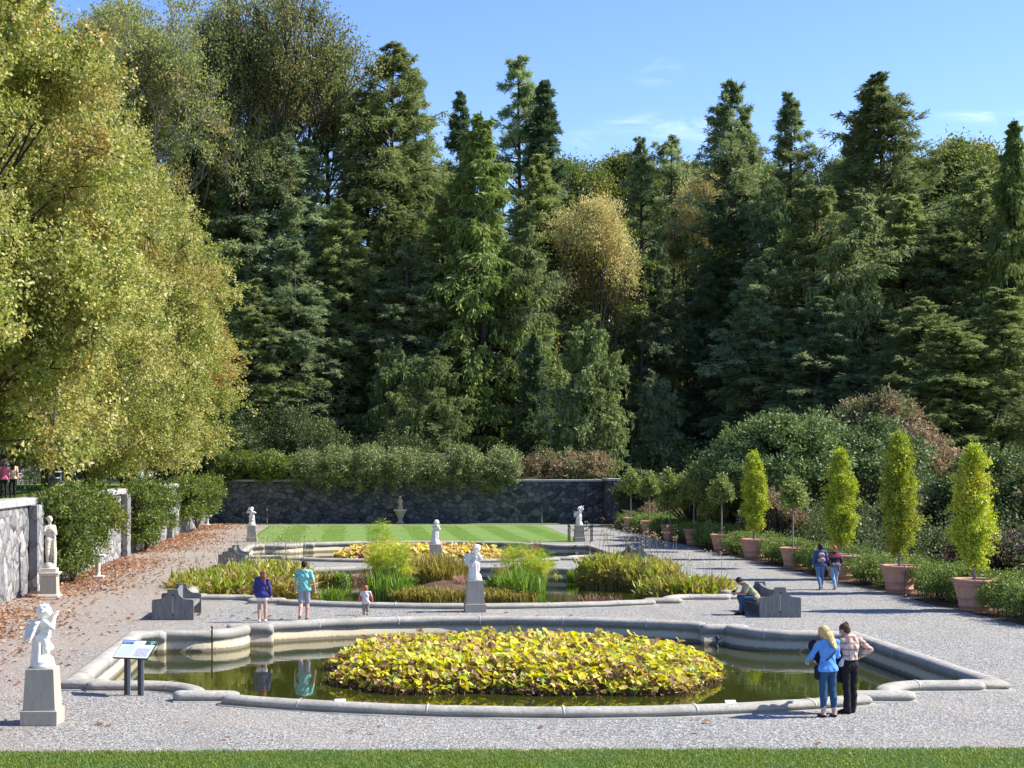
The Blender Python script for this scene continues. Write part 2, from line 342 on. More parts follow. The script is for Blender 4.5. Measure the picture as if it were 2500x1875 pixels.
# direction as (x/y, z/y): a few thin wisps of cloud, each an elliptical soft patch of stretched noise
dx = N(nt, 'ShaderNodeMath', operation='DIVIDE'); L(nt, sp.outputs[0], dx.inputs[0]); L(nt, sp.outputs[1], dx.inputs[1])
dz = N(nt, 'ShaderNodeMath', operation='DIVIDE'); L(nt, sp.outputs[2], dz.inputs[0]); L(nt, sp.outputs[1], dz.inputs[1])
cv = N(nt, 'ShaderNodeCombineXYZ'); L(nt, dx.outputs[0], cv.inputs[0]); L(nt, dz.outputs[0], cv.inputs[1])
mp = N(nt, 'ShaderNodeMapping'); mp.inputs['Scale'].default_value = (9, 34, 1); L(nt, cv.outputs[0], mp.inputs[0])
cn = noise(nt, 2.2, 7, .62, mp.outputs[0], .6)
acc = None
for (px, py, rx, ry, s) in ((1420, 155, 60, 28, .55), (1450, 280, 150, 34, .8), (1370, 264, 70, 6, .9), (2120, 252, 85, 14, 1.0), (1810, 290, 60, 40, .55), (955, 280, 30, 50, .4), (1270, 300, 70, 22, .5), (2190, 262, 60, 22, .6)):
    cx, cy = (px - 762.7) / 3274, (1007 - py) / 3274
    sub = N(nt, 'ShaderNodeVectorMath', operation='SUBTRACT'); L(nt, cv.outputs[0], sub.inputs[0]); sub.inputs[1].default_value = (cx, cy, 0)
    sc_ = N(nt, 'ShaderNodeVectorMath', operation='MULTIPLY'); L(nt, sub.outputs[0], sc_.inputs[0]); sc_.inputs[1].default_value = (3274 / rx, 3274 / ry, 0)
    ln = N(nt, 'ShaderNodeVectorMath', operation='LENGTH'); L(nt, sc_.outputs[0], ln.inputs[0])
    mr = N(nt, 'ShaderNodeMapRange', interpolation_type='SMOOTHSTEP'); L(nt, ln.outputs['Value'], mr.inputs[0]); mr.inputs[1].default_value = 1.5; mr.inputs[2].default_value = 0; mr.inputs[4].default_value = s
    if acc is None: acc = mr.outputs[0]
    else:
        a = N(nt, 'ShaderNodeMath', operation='MAXIMUM'); L(nt, acc, a.inputs[0]); L(nt, mr.outputs[0], a.inputs[1]); acc = a.outputs[0]
cr = ramp(nt, [(.42, (0, 0, 0)), (.85, (.85, .85, .85))], cn)
ml = N(nt, 'ShaderNodeMath', operation='MULTIPLY'); L(nt, cr.outputs[0], ml.inputs[0]); L(nt, acc, ml.inputs[1])
gt = N(nt, 'ShaderNodeMath', operation='GREATER_THAN'); L(nt, sp.outputs[1], gt.inputs[0]); gt.inputs[1].default_value = .05
ml2 = N(nt, 'ShaderNodeMath', operation='MULTIPLY'); L(nt, ml.outputs[0], ml2.inputs[0]); L(nt, gt.outputs[0], ml2.inputs[1])
hs_ = N(nt, 'ShaderNodeHueSaturation'); hs_.inputs['Saturation'].default_value = 1.2; hs_.inputs['Value'].default_value = .90; hs_.inputs['Hue'].default_value = .517; L(nt, sky.outputs[0], hs_.inputs['Color'])
skc = mix(nt, ml2.outputs[0], hs_.outputs[0], (4.6, 5.2, 6.6))
bg = N(nt, 'ShaderNodeBackground'); L(nt, skc, bg.inputs[0]); bg.inputs[1].default_value = .14
wo = N(nt, 'ShaderNodeOutputWorld'); L(nt, bg.outputs[0], wo.inputs[0])
SC.view_settings.view_transform = 'Standard'; SC.view_settings.look = 'None'; SC.view_settings.exposure = EXPOSURE; SC.view_settings.gamma = 1
SC.cycles.max_bounces = 5; SC.cycles.transmission_bounces = 2; SC.cycles.diffuse_bounces = 3; SC.cycles.glossy_bounces = 2

# ------------------------------------------------------------------ pools
def arc(p0, p1, sag, n=24):
    """circular arc from p0 to p1 bulging by sag to the right of p0->p1"""
    p0, p1 = Vector(p0), Vector(p1); c = (p1 - p0).length; m = (p0 + p1) / 2; d = (p1 - p0).normalized()
    r = (c * c / 4 + sag * sag) / (2 * sag); nrm = Vector((d.y, -d.x)); o = m + nrm * (sag - r)
    a = math.asin(c / 2 / r); return [tuple(o + (nrm * math.cos(t) + d * math.sin(t)) * r) for t in np.linspace(-a, a, n)]
def pool_pieces(y0, dep, fs=1.18):
    """outer outline of a pool, counter-clockwise from the near side, in separate coping stones"""
    cr = 9.56
    def half(sign_v):
        s = 1 if sign_v > 0 else fs
        def P(u, v): return (u, v * s)
        mainarc = [(u, v * s) for u, v in arc((-6.05, 1.5), (6.05, 1.5), 1.5, 40)]
        step = [P(6.0, 1.93), P(6.95, 1.93)]
        q = [P(6.85 + 1.0 - 1.0 * math.cos(t), 3.28 - 1.15 + 0 * t + 1.15 * math.sin(t)) for t in np.linspace(0.0, PI / 2, 9)]
        seg3 = q + [P(8.85, 3.28)]
        return mainarc, step, seg3, P(8.7, 3.47), P(cr, 3.47)
    near, st, s3, c0, c1 = half(1)
    far, fst, fs3, f0, f1 = half(-1)
    def nr(p): return (p[0] + AX, p[1] + y0)
    def nl(p): return (AX - p[0], p[1] + y0)
    def fr(p): return (p[0] + AX, y0 + dep - p[1])
    def fl(p): return (AX - p[0], y0 + dep - p[1])
    pcs = []
    pcs.append([nr(p) for p in near])
    pcs.append([nr(p) for p in st])
    pcs.append([nr(p) for p in s3])
    pcs.append([nr(c0), nr(c1), fr(f1), fr(f0)])
    pcs.append([fr(p) for p in s3f(fs3)][::-1])
    pcs.append([fr(p) for p in fst][::-1])
    pcs.append([fr(p) for p in far][::-1])
    pcs.append([fl(p) for p in fst])
    pcs.append([fl(p) for p in fs3])
    pcs.append([fl(f0), fl(f1), nl(c1), nl(c0)])
    pcs.append([nl(p) for p in s3][::-1])
    pcs.append([nl(p) for p in st][::-1])
    return pcs
def s3f(x): return x
M['mortar'] = plain('pale_mortar', (.60, .58, .53), .8, .2, 9)
PROF = [(.10, -.12), (.10, .0), (.085, .015), (.0, .02), (-.03, .035), (.010, .06), (.012, .10), (-.025, .145), (-.09, .178), (-.17, .19),
        (-.26, .186), (-.34, .165), (-.39, .125), (-.41, .08), (-.41, -.03), (-.38, -.045), (-.38, -.13), (-.41, -.15), (-.41, -.80)]
def coping(name, pcs, label):
    V, F = [], []
    for pi, pc in enumerate(pcs):
        P = [Vector(p) for p in pc]
        # densify long straight runs slightly so the stone can undulate
        Q = [P[0]]
        for a, b in zip(P[:-1], P[1:]):
            n = max(1, int((b - a).length / .8))
            for k in range(1, n + 1): Q.append(a + (b - a) * k / n)
        P = Q; n = len(P); T = []
        for i in range(n):
            a = P[i] - P[i - 1] if i else P[1] - P[0]; b = P[i + 1] - P[i] if i < n - 1 else a
            a, b = a.normalized(), b.normalized(); t = (a + b).normalized(); c = max(.35, t.dot(a))
            T.append((t, Vector((t.y, -t.x)) / c))
        zs = 1 + .03 * ((pi * 7) % 5 - 2) / 2
        rings = []
        e = .10
        st = [(0, -e - .06, .55), (0, -e, .8), (0, -e + .05, .94)]; en = [(n - 1, e - .05, .94), (n - 1, e, .8), (n - 1, e + .06, .55)]
        seq = st + [(i, 0, 1) for i in range(n)] + en
        for (i, off, sc) in seq:
            t, nr_ = T[i]; p = P[i] + t * off
            ring = []
            for (o, z) in PROF:
                oo = -.20 + (o + .20) * (sc if z > .03 else 1)
                zz = z * zs if z < 0.03 else .03 + (z - .03) * zs * (sc ** .5)
                ww = .008 * math.sin(p.x * 3.1 + p.y * 2.3 + z * 9) + .005 * math.sin(p.x * 7.7 - p.y * 5.1)
                ring.append((p.x + nr_.x * (oo + ww), p.y + nr_.y * (oo + ww), zz + ww * .5))
            rings.append(ring)
        b0 = len(V); m = len(PROF)
        for r in rings: V += r
        for i in range(len(rings) - 1):
            for k in range(m - 1):
                F.append((b0 + i * m + k, b0 + i * m + k + 1, b0 + (i + 1) * m + k + 1, b0 + (i + 1) * m + k))
        c0, c1 = b0, b0 + (len(rings) - 1) * m
        for base in (c0, c1):
            for k in range(1, (m - 1) // 2 + 1):
                F.append((base + k - 1, base + k, base + m - 1 - k, base + m - k)) if m - 1 - k > k else None
    nf = len([f for f in F if f]); F = [f for f in F if f]
    for pc in pcs:                                   # pale mortar joints, a few millimetres proud
        P = [Vector(p) for p in pc]; acc_ = 0; nxt = 1.5
        for a, b in zip(P[:-1], P[1:]):
            l = (b - a).length; t = (b - a) / max(l, 1e-6); nn_ = Vector((t.y, -t.x))
            while nxt < acc_ + l:
                p = a + t * (nxt - acc_); b0 = len(V)
                for s_ in (-.011, .011):
                    for (o_, z_) in PROF[4:15]:
                        ww = .008 * math.sin(p.x * 3.1 + p.y * 2.3 + z_ * 9) + .005 * math.sin(p.x * 7.7 - p.y * 5.1); q = p + t * s_ + nn_ * (-.2 + (o_ + .2) * 1.035 + ww); V.append((q.x, q.y, z_ * 1.03 + .012 + ww * .5))
                F += [(b0 + k, b0 + k + 1, b0 + 11 + k + 1, b0 + 11 + k) for k in range(10)]
                nxt += 2.45
            acc_ += l
    me = np_mesh(name, V, np.array(F), None, True, mats=[M['coping'], M['mortar']], midx=[0] * nf + [1] * (len(F) - nf))
    o = link(name, me); tag(o, label, 'pool kerb'); return MB().fix(o)
def inset(pcs, d):
    P = []
    for pc in pcs:
        for p in pc:
            v = Vector(p)
            if not P or (P[-1] - v).length > .03: P.append(v)
    n = len(P); out = []
    for i in range(n):
        a = (P[i] - P[i - 1]).normalized(); b = (P[(i + 1) % n] - P[i]).normalized(); t = (a + b)
        t = t.normalized() if t.length > 1e-3 else a
        out.append((P[i].x - t.y * d, P[i].y + t.x * d))
    return out
POOLS = [(26.98, 16.9), (47.5, 18.5), (70.1, 17.7)]
PLAB = ['broad pale stone kerb around the nearest pool of yellow lotus', 'pale stone kerb around the middle pool of papyrus and reeds', 'pale stone kerb around the farthest pool beside the striped lawn']
holes = []
for (y0, dep), lab in zip(POOLS, PLAB):
    pcs = pool_pieces(y0, dep); coping('pool_coping', pcs, lab)
    hole = inset(pcs, .20); holes.append(hole)
    tri = geometry.tessellate_polygon([[Vector((x, y, 0)) for x, y in hole]])
    wo_ = link('water', np_mesh('water', [(x, y, -.36) for x, y in hole], np.array([t for t in tri]), M['water'])); tag(wo_, kind='structure')
    MB().fix(wo_)
def plane_holes(name, outer, holes, z, mat):
    polys = [[Vector((x, y, 0)) for x, y in outer]] + [[Vector((x, y, 0)) for x, y in h] for h in holes]
    pts = [(p.x, p.y, z) for pl in polys for p in pl]
    tri = geometry.tessellate_polygon(polys)
    o = link(name, np_mesh(name, pts, np.array([tuple(t) for t in tri]), mat)); tag(o, kind='structure')
    import bmesh
    bm = bmesh.new(); bm.from_mesh(o.data)
    for f in bm.faces:
        f.normal_update()
        if f.normal.z < 0: f.normal_flip()
    bm.to_mesh(o.data); bm.free(); return o
def jag(p0, p1, n, a, seed):
    r = R(seed); return [(p0[0] + (p1[0] - p0[0]) * i / n + (r.rand() - .5) * a, p0[1] + (p1[1] - p0[1]) * i / n + (r.rand() - .5) * a) for i in range(n + 1)]
plane_holes('gravel', [(-12.0, 18), (19.2, 18)] + jag((19.0, 20), (19.0, 119), 80, .25, 3) + [(19, 119.6), (-12.0, 119.6)], holes, 0.0, M['gravel'])
# near lawn and its blades
fl = plane_holes('lawn', [(-40, -30), (60, -30), (60, 24.05)] + jag((60, 24.05), (-40, 23.2), 220, .04, 4)[1:], [], .012, M['lawn'])
plane_holes('lawn_far', [(-5.6, 89.6), (13.1, 89.6), (13.9, 92), (14.4, 115.2), (-6.4, 115.2), (-6.3, 92)], [], .012, M['lawn_far'])
plane_holes('lawn_strip', [(-11.5, 116.6), (19.0, 116.6), (19.0, 119.5), (-11.5, 119.5)], [], .014, M['lawn'])
plane_holes('mulch_bed', jag((18.9, 20), (18.9, 119.4), 90, .3, 5) + [(24, 119.4), (24, 20)], [], .010, M['mulch'])
plane_holes('woodland_floor', [(23.5, 15), (200, 15), (200, 126), (23.5, 126)], [], .005, M['forest_floor'])
# hillside
def hill(x, y):
    t = max(0, y - 128); z = 3.1 + .10 * t + 1.2 * math.sin(x * .05) * min(1, t / 40)
    if x > 18: z = z * max(0.0, min(1, (y - 118) / 45)) if y < 170 else z
    return z
def terrain_z(x, y):
    if y < 120: return 3.1 if x < -12 else 0.0
    return hill(x, y)
xs = np.linspace(-180, 260, 90); ys = np.concatenate([np.linspace(119.9, 180, 40), np.linspace(186, 520, 40)])
V = [(x, y, hill(x, y)) for y in ys for x in xs]
V += [(x, 119.9, -1) for x in xs]
F = [(j * 90 + i, j * 90 + i + 1, (j + 1) * 90 + i + 1, (j + 1) * 90 + i) for j in range(79) for i in range(89)]
tag(link('hillside', np_mesh('hillside', V, np.array(F), M['forest_floor'], True)), kind='structure')
plane_holes('terrace', [(-160, -20), (-12.05, -20), (-12.05, 120.2), (-160, 120.2)], [], 3.1, M['lawn'])
plane_holes('ground', [(-900, -300), (900, -300), (900, 1500), (-900, 1500)], [], -1.2, M['forest_floor'])

# ------------------------------------------------------------------ stone walls
def wall_part(name, x0, x1, y0, y1, z0, z1, mat, parent, step=.35, seed=1, amp=.05):
    """a rubble face as a grid that bulges stone by stone, closed behind by a box"""
    r = R(seed); mb = MB(); mb.box(x0, x1, y0, y1, z0, z1)
    return mb.build(name, mat, parent)
def rubble(name, axis, fixed, sgn, a0, a1, z0, z1, mat, parent, step, seed, amp, thick):
    """displaced face grid plus back; axis 'x': face runs along x at y=fixed, bulging to sgn"""
    na = int((a1 - a0) / step); nz = int((z1 - z0) / step); r = R(seed)
    A, Z = np.meshgrid(np.linspace(a0, a1, na + 1), np.linspace(z0, z1, nz + 1), indexing='ij')
    d = r.rand(na + 1, nz + 1) * amp
    d[:, 0] = 0; d[:, -1] = 0; d[0] = 0; d[-1] = 0
    f = fixed + sgn * d
    V = np.stack([A, f, Z], -1) if axis == 'x' else np.stack([f, A, Z], -1)
    V = V.reshape(-1, 3); idx = np.arange((na + 1) * (nz + 1)).reshape(na + 1, nz + 1)
    F = np.stack([idx[:-1, :-1], idx[1:, :-1], idx[1:, 1:], idx[:-1, 1:]], -1).reshape(-1, 4)
    b = len(V); g = fixed - sgn * thick
    bx = [(a0, g, z0), (a1, g, z0), (a1, g, z1), (a0, g, z1)] if axis == 'x' else [(g, a0, z0), (g, a1, z0), (g, a1, z1), (g, a0, z1)]
    c = [idx[0, 0], idx[-1, 0], idx[-1, -1], idx[0, -1]]
    F2 = [[b, b + 3, b + 2, b + 1]] + [[c[i], b + i, b + (i + 1) % 4, c[(i + 1) % 4]] for i in range(4)]
    me = np_mesh(name, np.concatenate([V, np.array(bx)]), np.concatenate([F, np.array(F2)]), mat)
    return MB().fix(link(name, me, parent))
t = thing('stone_wall', 'long dark rubble stone wall closing the far end of the garden', 'wall', (4, 119.6, 0))
loc0 = Vector((-4, -119.6, 0))
def off(o, p): o.location = -Vector(p); return o
off(rubble('wall_face', 'x', 119.55, -1, -11.9, 19.7, 0.0, 3.28, M['wall_back'], t, .42, 5, .09, .6), (4, 119.6, 0))
mb = MB()
for k in range(20):
    x0 = -11.9 + k * 1.58; mb.bbox(x0 + .01, x0 + 1.57, 119.42, 120.2, 3.285, 3.44 + .006 * (k % 3), .03)
off(mb.build('wall_cap', M['cap'], t), (4, 119.6, 0))
off(rubble('pier', 'x', 117.2, -1, 19.75, 20.6, 0.0, 3.36, M['wall_back'], t, .4, 8, .05, 2.9), (4, 119.6, 0))
mb = MB(); mb.bbox(19.65, 20.7, 117.05, 120.2, 3.365, 3.55, .03); off(mb.build('pier_cap', M['cap'], t), (4, 119.6, 0))
t = thing('stone_wall', 'high pale rubble stone wall along the left of the gravel walk', 'wall', (-11.8, 80, 0))
off(rubble('wall_face', 'y', -11.5, 1, 15, 119.4, 0.0, 3.12, M['wall_left'], t, .3, 6, .07, .6), (-11.8, 80, 0))
mb = MB()
for k in range(66):
    y0 = 15 + k * 1.58; mb.bbox(-12.15, -11.38, y0 + .01, y0 + 1.57, 3.125, 3.36 + .006 * (k % 3), .05)
off(mb.build('wall_cap', M['cap'], t), (-11.8, 80, 0))
mb = MB()
for y in (54.6, 76.0, 94.5): mb.bbox(-11.43, -11.15, y - 1.1, y, 0.0, 3.12, .02)
off(mb.build('buttress', M['wall_left'], t), (-11.8, 80, 0))
# ------------------------------------------------------------------ foliage generators
def leaves(P, D, Nn, Ln, W, fold=.12, tip=.45):
    """diamond leaves: base point, direction, face normal, length, width -> verts, quads"""
    D = norm(D); S = norm(np.cross(D, Nn)); U = np.cross(S, D)
    Ln = np.broadcast_to(Ln, (len(P),))[:, None]; W = np.broadcast_to(W, (len(P),))[:, None]
    mid = P + D * Ln * tip
    V = np.stack([P, mid + S * W / 2 + U * W * fold, P + D * Ln, mid - S * W / 2 + U * W * fold], 1).reshape(-1, 3)
    F = np.arange(len(P) * 4, dtype=np.int32).reshape(-1, 4)
    return V, F
def rdir(r, n):
    return norm(r.normal(size=(n, 3)))
def prisms(A, B, ra, rb, k=4):
    """tapered k-sided twigs from A to B"""
    A = np.asarray(A, float); B = np.asarray(B, float); n = len(A)
    ra = np.broadcast_to(ra, (n,))[:, None]; rb = np.broadcast_to(rb, (n,))[:, None]
    T = norm(B - A); X = np.where(np.abs(T[:, 2:3]) < .9, np.array([[0, 0, 1.]]), np.array([[1., 0, 0]]))
    S = norm(np.cross(T, X)); U = np.cross(T, S); V = []
    for i in range(k):
        q = 2 * PI * i / k; o = S * math.cos(q) + U * math.sin(q); V += [A + o * ra, B + o * rb]
    V = np.stack(V, 1).reshape(-1, 3); base = np.arange(n)[:, None] * 2 * k
    F = np.concatenate([base + np.array([[2 * i, 2 * ((i + 1) % k), 2 * ((i + 1) % k) + 1, 2 * i + 1]]) for i in range(k)])
    return V, F.astype(np.int32)
def trunk_pts(r, H, lean=.02, n=14, wob=.012):
    z = np.linspace(0, H, n); x = np.cumsum(r.normal(size=n)) * wob * H / n * 2; y = np.cumsum(r.normal(size=n)) * wob * H / n * 2
    return np.stack([x - x[0] + lean * z, y - y[0], z], 1)
def pt_on(tr, z):
    return np.stack([np.interp(z, tr[:, 2], tr[:, 0]), np.interp(z, tr[:, 2], tr[:, 1]), z], -1)
def tube_mesh(tr, rads, k=10):
    mb = MB(); V = []; n = len(tr)
    for i in range(n):
        for j in range(k):
            q = 2 * PI * j / k; V.append((tr[i][0] + rads[i] * math.cos(q), tr[i][1] + rads[i] * math.sin(q), tr[i][2]))
    F = [(i * k + j, i * k + (j + 1) % k, (i + 1) * k + (j + 1) % k, (i + 1) * k + j) for i in range(n - 1) for j in range(k)]
    return np.array(V), np.array(F)
def cat(parts):
    Vs, Fs, o = [], [], 0
    for V, F in parts:
        Vs.append(V); Fs.append(F + o); o += len(V)
    return np.concatenate(Vs), np.concatenate(Fs)

def conifer(seed, H, Rd, z0=.1, prof='hemlock', nb=230, nt=11, ns=15, sl=.42, sw=.13, droop=.35, rise=.12, hang=.0, mat='hem', barkm='bark_conifer', dead=25, gap=.15, trad=None, lean=0., asym=0., curtain=0):
    """returns (trunk mesh, crown mesh). Branches carry flat fans of twigs, twigs carry small needle sprays."""
    r = R(seed); zb = z0 * H; tr = trunk_pts(r, H, lean); trad = trad or H * .012
    u = np.sort(r.rand(nb)); u = u ** .9
    z = zb + (H - zb) * u
    rel = u
    if prof == 'cone': p = np.minimum(1, (1 - rel) * 1.25) ** .9
    elif prof == 'hemlock': p = np.minimum(1, (1 - rel) * 2.2) ** .85
    elif prof == 'column': p = np.minimum(1, (1 - rel) * 5) ** .6 * (.85 + .15 * np.sin(rel * 17))
    elif prof == 'broad': p = np.minimum(1, (1 - rel) * 2.6) ** .6 * np.minimum(1, .55 + rel * 1.5)
    elif prof == 'top': p = np.minimum(1, (1 - rel) * 1.7) ** .85 * np.minimum(1, .5 + rel * 1.4)
    # uneven: some levels sparse, single branches stick out
    lev = .88 + .12 * np.sin(z * 1.7 + seed * 2.1) * np.sin(z * .37 + seed)
    Lb = Rd * p * lev * (.45 + .65 * r.rand(nb)) * np.where(r.rand(nb) < .12, 1.35, 1) + .08
    az = r.rand(nb) * 2 * PI
    Lb *= 1 + asym * np.cos(az)
    z = z + r.normal(size=nb) * H * .012; keep = (r.rand(nb) > gap * (1 - rel * .5)) & (z < H * .995); z, az, Lb, rel = z[keep], az[keep], Lb[keep], rel[keep]; nb = len(z)
    out = np.stack([np.cos(az), np.sin(az), np.zeros(nb)], -1); lat = np.stack([-np.sin(az), np.cos(az), np.zeros(nb)], -1)
    base = pt_on(tr, z)
    dr = droop * (1.25 - rel * .9) * (.35 + 1.3 * r.rand(nb)); rs = rise + .35 * rel + .22 * r.normal(size=nb)
    def bp(i, t):      # point on branch i at parameter t
        l = Lb[i][:, None]; tt = t[:, None]
        return base[i] + out[i] * l * tt + np.array([0, 0, 1.]) * l * (rs[i][:, None] * tt - dr[i][:, None] * tt ** 2)
    # twigs
    n1 = nb * nt; bi = np.repeat(np.arange(nb), nt); t = (.12 + .88 * r.rand(n1) ** .75)
    side = np.where(r.rand(n1) < .5, -1., 1.); ang = np.radians(28 + 40 * r.rand(n1))
    slope = (rs[bi] - 2 * dr[bi] * t)
    D1 = out[bi] * np.cos(ang)[:, None] + lat[bi] * (side * np.sin(ang))[:, None]
    D1[:, 2] = slope * .6 - .05 + .38 * r.normal(size=n1)
    D1 = norm(D1); L1 = Lb[bi] * .40 * (1.12 - t) * (.5 + .8 * r.rand(n1)) + .28 * np.minimum(1, (1 - rel[bi]) * 5 + .15)
    P1 = bp(bi, t)
    n2 = n1 * ns; ti = np.repeat(np.arange(n1), ns); s = r.rand(n2) ** .8
    P2 = P1[ti] + D1[ti] * (L1[ti] * s)[:, None]; P2[:, 2] -= (L1[ti] * s ** 2 * (.25 + hang * .4))
    tp = np.minimum(1, (1 - rel[bi[ti]]) * 6 + .25)[:, None]; P2 += r.normal(size=(n2, 3)) * np.array([.11, .11, .06]) * tp
    rd = rdir(r, n2); D2 = D1[ti] * .9 + rd * .75; D2[:, 2] = D2[:, 2] * .8 - .18 - hang
    Nn = rdir(r, n2) * .9; Nn[:, 2] += .55
    if hang > .6: Nn = rdir(r, n2); Nn[:, 2] *= .3
    V, F = leaves(P2, D2, Nn, sl * (.55 + .8 * r.rand(n2)) * tp[:, 0] ** .5, sw * (.6 + .8 * r.rand(n2)), .1)
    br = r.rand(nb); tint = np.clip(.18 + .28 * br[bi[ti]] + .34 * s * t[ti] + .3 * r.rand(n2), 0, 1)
    parts = [(V, F)]; tints = [tint]
    if curtain:        # hanging strands under the branches
        n3 = n1 * curtain; ti = r.randint(0, n1, n3); s = r.rand(n3)
        P3 = P1[ti] + D1[ti] * (L1[ti] * s)[:, None]; k = 4
        ln = .35 + .9 * r.rand(n3)
        for q in range(k):
            Pq = P3.copy(); Pq[:, 2] -= ln * q / k; Pq += r.normal(size=(n3, 3)) * .04
            Dq = r.normal(size=(n3, 3)) * .22; Dq[:, 2] -= 1
            V3, F3 = leaves(Pq, Dq, rdir(r, n3), ln / k * 1.5, .10 + .07 * r.rand(n3)); parts.append((V3, F3))
            tints.append(np.clip(.35 + .3 * br[bi[ti]] + .4 * r.rand(n3), 0, 1))
    V, F = cat(parts)
    crown = np_mesh('crown', V, F, M[mat], False, np.concatenate(tints))
    # wood: trunk, branch spines in two pieces, some dead stubs low down
    tv = tube_mesh(tr, trad * (1.02 - (tr[:, 2] / H)) ** .8 + .02)
    ii = np.arange(nb); a = bp(ii, np.zeros(nb)); b = bp(ii, np.full(nb, .5)); c = bp(ii, np.full(nb, .95))
    w = .012 * Lb + .012
    wood = [tv, prisms(a, b, w * 1.6, w), prisms(b, c, w, w * .4)]
    if dead:
        zd = r.rand(dead) * max(zb, 4) + 1; ad = r.rand(dead) * 2 * PI; pa = pt_on(tr, zd); ld = .8 + 2.2 * r.rand(dead)
        pb = pa + np.stack([np.cos(ad) * ld, np.sin(ad) * ld, -.1 - .5 * r.rand(dead)], -1); wood.append(prisms(pa, pb, .03, .01))
    V, F = cat(wood); trunk = np_mesh('trunk', V, F, M[barkm], True)
    return trunk, crown

def blob(seed, lumps, n, ls, lw, mat='hedge', out_bias=.8, depth=.35, up=.25, ragged=.18, skirt=False):
    """foliage over ellipsoid lumps (x,y,z,rx,ry,rz): small leaves near the surface of each lump, gathered in clumps"""
    r = R(seed); Lp = np.array(lumps, float); area = (Lp[:, 3] * Lp[:, 4] + Lp[:, 3] * Lp[:, 5] + Lp[:, 4] * Lp[:, 5]); area /= area.sum()
    nc = max(8, n // 26); li = r.choice(len(Lp), nc, p=area); d = rdir(r, nc); d[:, 2] = np.where(d[:, 2] < -.35, -d[:, 2] * r.rand(nc), d[:, 2]) if not skirt else d[:, 2]
    C = Lp[li, :3]; A = Lp[li, 3:]
    rad = 1 - depth * r.rand(nc) ** 1.6 + ragged * (r.rand(nc) ** 3)
    wob = 1 + .10 * np.sin(d[:, 0] * 7 + seed) * np.sin(d[:, 1] * 6) + .07 * np.sin(d[:, 2] * 11 + seed)
    cc = C + d * A * (rad * wob)[:, None]; nn = norm(d / A)
    ci = r.randint(0, nc, n); cr_ = (.10 + .10 * r.rand(nc)) * np.minimum(A.min(1), 3.0) ** .6 + ls * .8
    P = cc[ci] + r.normal(size=(n, 3)) * (cr_[ci] * .55)[:, None]
    rd = rdir(r, n); D = nn[ci] * .5 + rd; D[:, 2] += up
    Nn = nn[ci] * out_bias + rdir(r, n) * .7; Nn[:, 2] += .25
    V, F = leaves(P, D, Nn, ls * (.6 + .8 * r.rand(n)), lw * (.6 + .8 * r.rand(n)))
    tint = np.clip(.5 * r.rand(nc)[ci] + .5 * r.rand(n), 0, 1)
    return V, F, tint
def blob_mesh(name, *a, **k):
    mat = k.get('mat', 'hedge'); V, F, t = blob(*a, **k); return np_mesh(name, V, F, M[mat], False, t)

def broadleaf(seed, H, Rd, z0=.28, nleaf=30000, ls=.16, lw=.10, mat='olive', barkm='bark', depth=5, spread=.62, trad=None, clump=.75, cl_jit=1.0, top=True):
    """recursive limbs; leaves cluster round the twig ends, so sky shows between"""
    r = R(seed); trad = trad or H * .013; segs = []; tips = []
    def grow(p, d, l, rad, k):
        q = p + d * l; segs.append((p, q, rad, rad * .72))
        if k >= depth: tips.append(q); return
        if k >= 2: tips.append(q)
        nbr = 2 if k < 1 else (3 if r.rand() < .55 else 2)
        for j in range(nbr):
            a = rdir(r, 1)[0]; dd = norm((d * 1.0 + a * spread + np.array([0, 0, .18]))[None])[0]
            grow(q, dd, l * (.68 + .22 * r.rand()), rad * .68, k + 1)
    base = np.array([0, 0, 0.]); tr_top = np.array([r.normal() * .3, r.normal() * .3, H * z0]); segs.append((base, tr_top, trad * 1.15, trad))
    l0 = (H * (1 - z0)) / 3.6
    for j in range(3): grow(tr_top, norm((np.array([math.cos(j * 2.1 + seed), math.sin(j * 2.1 + seed), 1.4]) + r.normal(size=3) * .15)[None])[0], l0, trad * .7, 0)
    grow(tr_top, np.array([0, 0, 1.]), l0 * 1.1, trad * .8, 0)
    T = np.array(tips); sx = Rd / max(1e-3, np.percentile(np.hypot(T[:, 0], T[:, 1]), 92)); zq = np.percentile(T[:, 2], 93); sz = (H - H * z0) / (zq * 1.08 - H * z0)
    def sc(p): p = np.array(p, float); z = p[..., 2:3]; f = np.clip((z - 0) / (H * z0), 0, 1); o = p.copy(); o[..., :2] *= (1 + (sx - 1) * f); zc_ = np.where(p[..., 2] > zq, zq + (p[..., 2] - zq) * .3, p[..., 2]); o[..., 2] = np.where(p[..., 2] > H * z0, H * z0 + (zc_ - H * z0) * sz, p[..., 2]); return o
    A = sc([s[0] for s in segs]); B = sc([s[1] for s in segs]); V, F = prisms(A, B, np.array([s[2] for s in segs]), np.array([s[3] for s in segs]), 6)
    trunk = np_mesh('trunk', V, F, M[barkm], True)
    T = sc(T); nt_ = len(T); ti = r.randint(0, nt_, nleaf); P = T[ti] + r.normal(size=(nleaf, 3)) * clump * np.array([1, 1, .7]) * (.5 + .8 * r.rand(nt_))[ti][:, None] * cl_jit
    D = rdir(r, nleaf); D[:, 2] -= .3; Nn = rdir(r, nleaf); Nn[:, 2] += .5
    V, F = leaves(P, D, Nn, ls * (.6 + .8 * r.rand(nleaf)), lw * (.6 + .8 * r.rand(nleaf)))
    tint = np.clip(.45 * r.rand(nt_)[ti] + .55 * r.rand(nleaf), 0, 1)
    return trunk, np_mesh('crown', V, F, M[mat], False, tint)

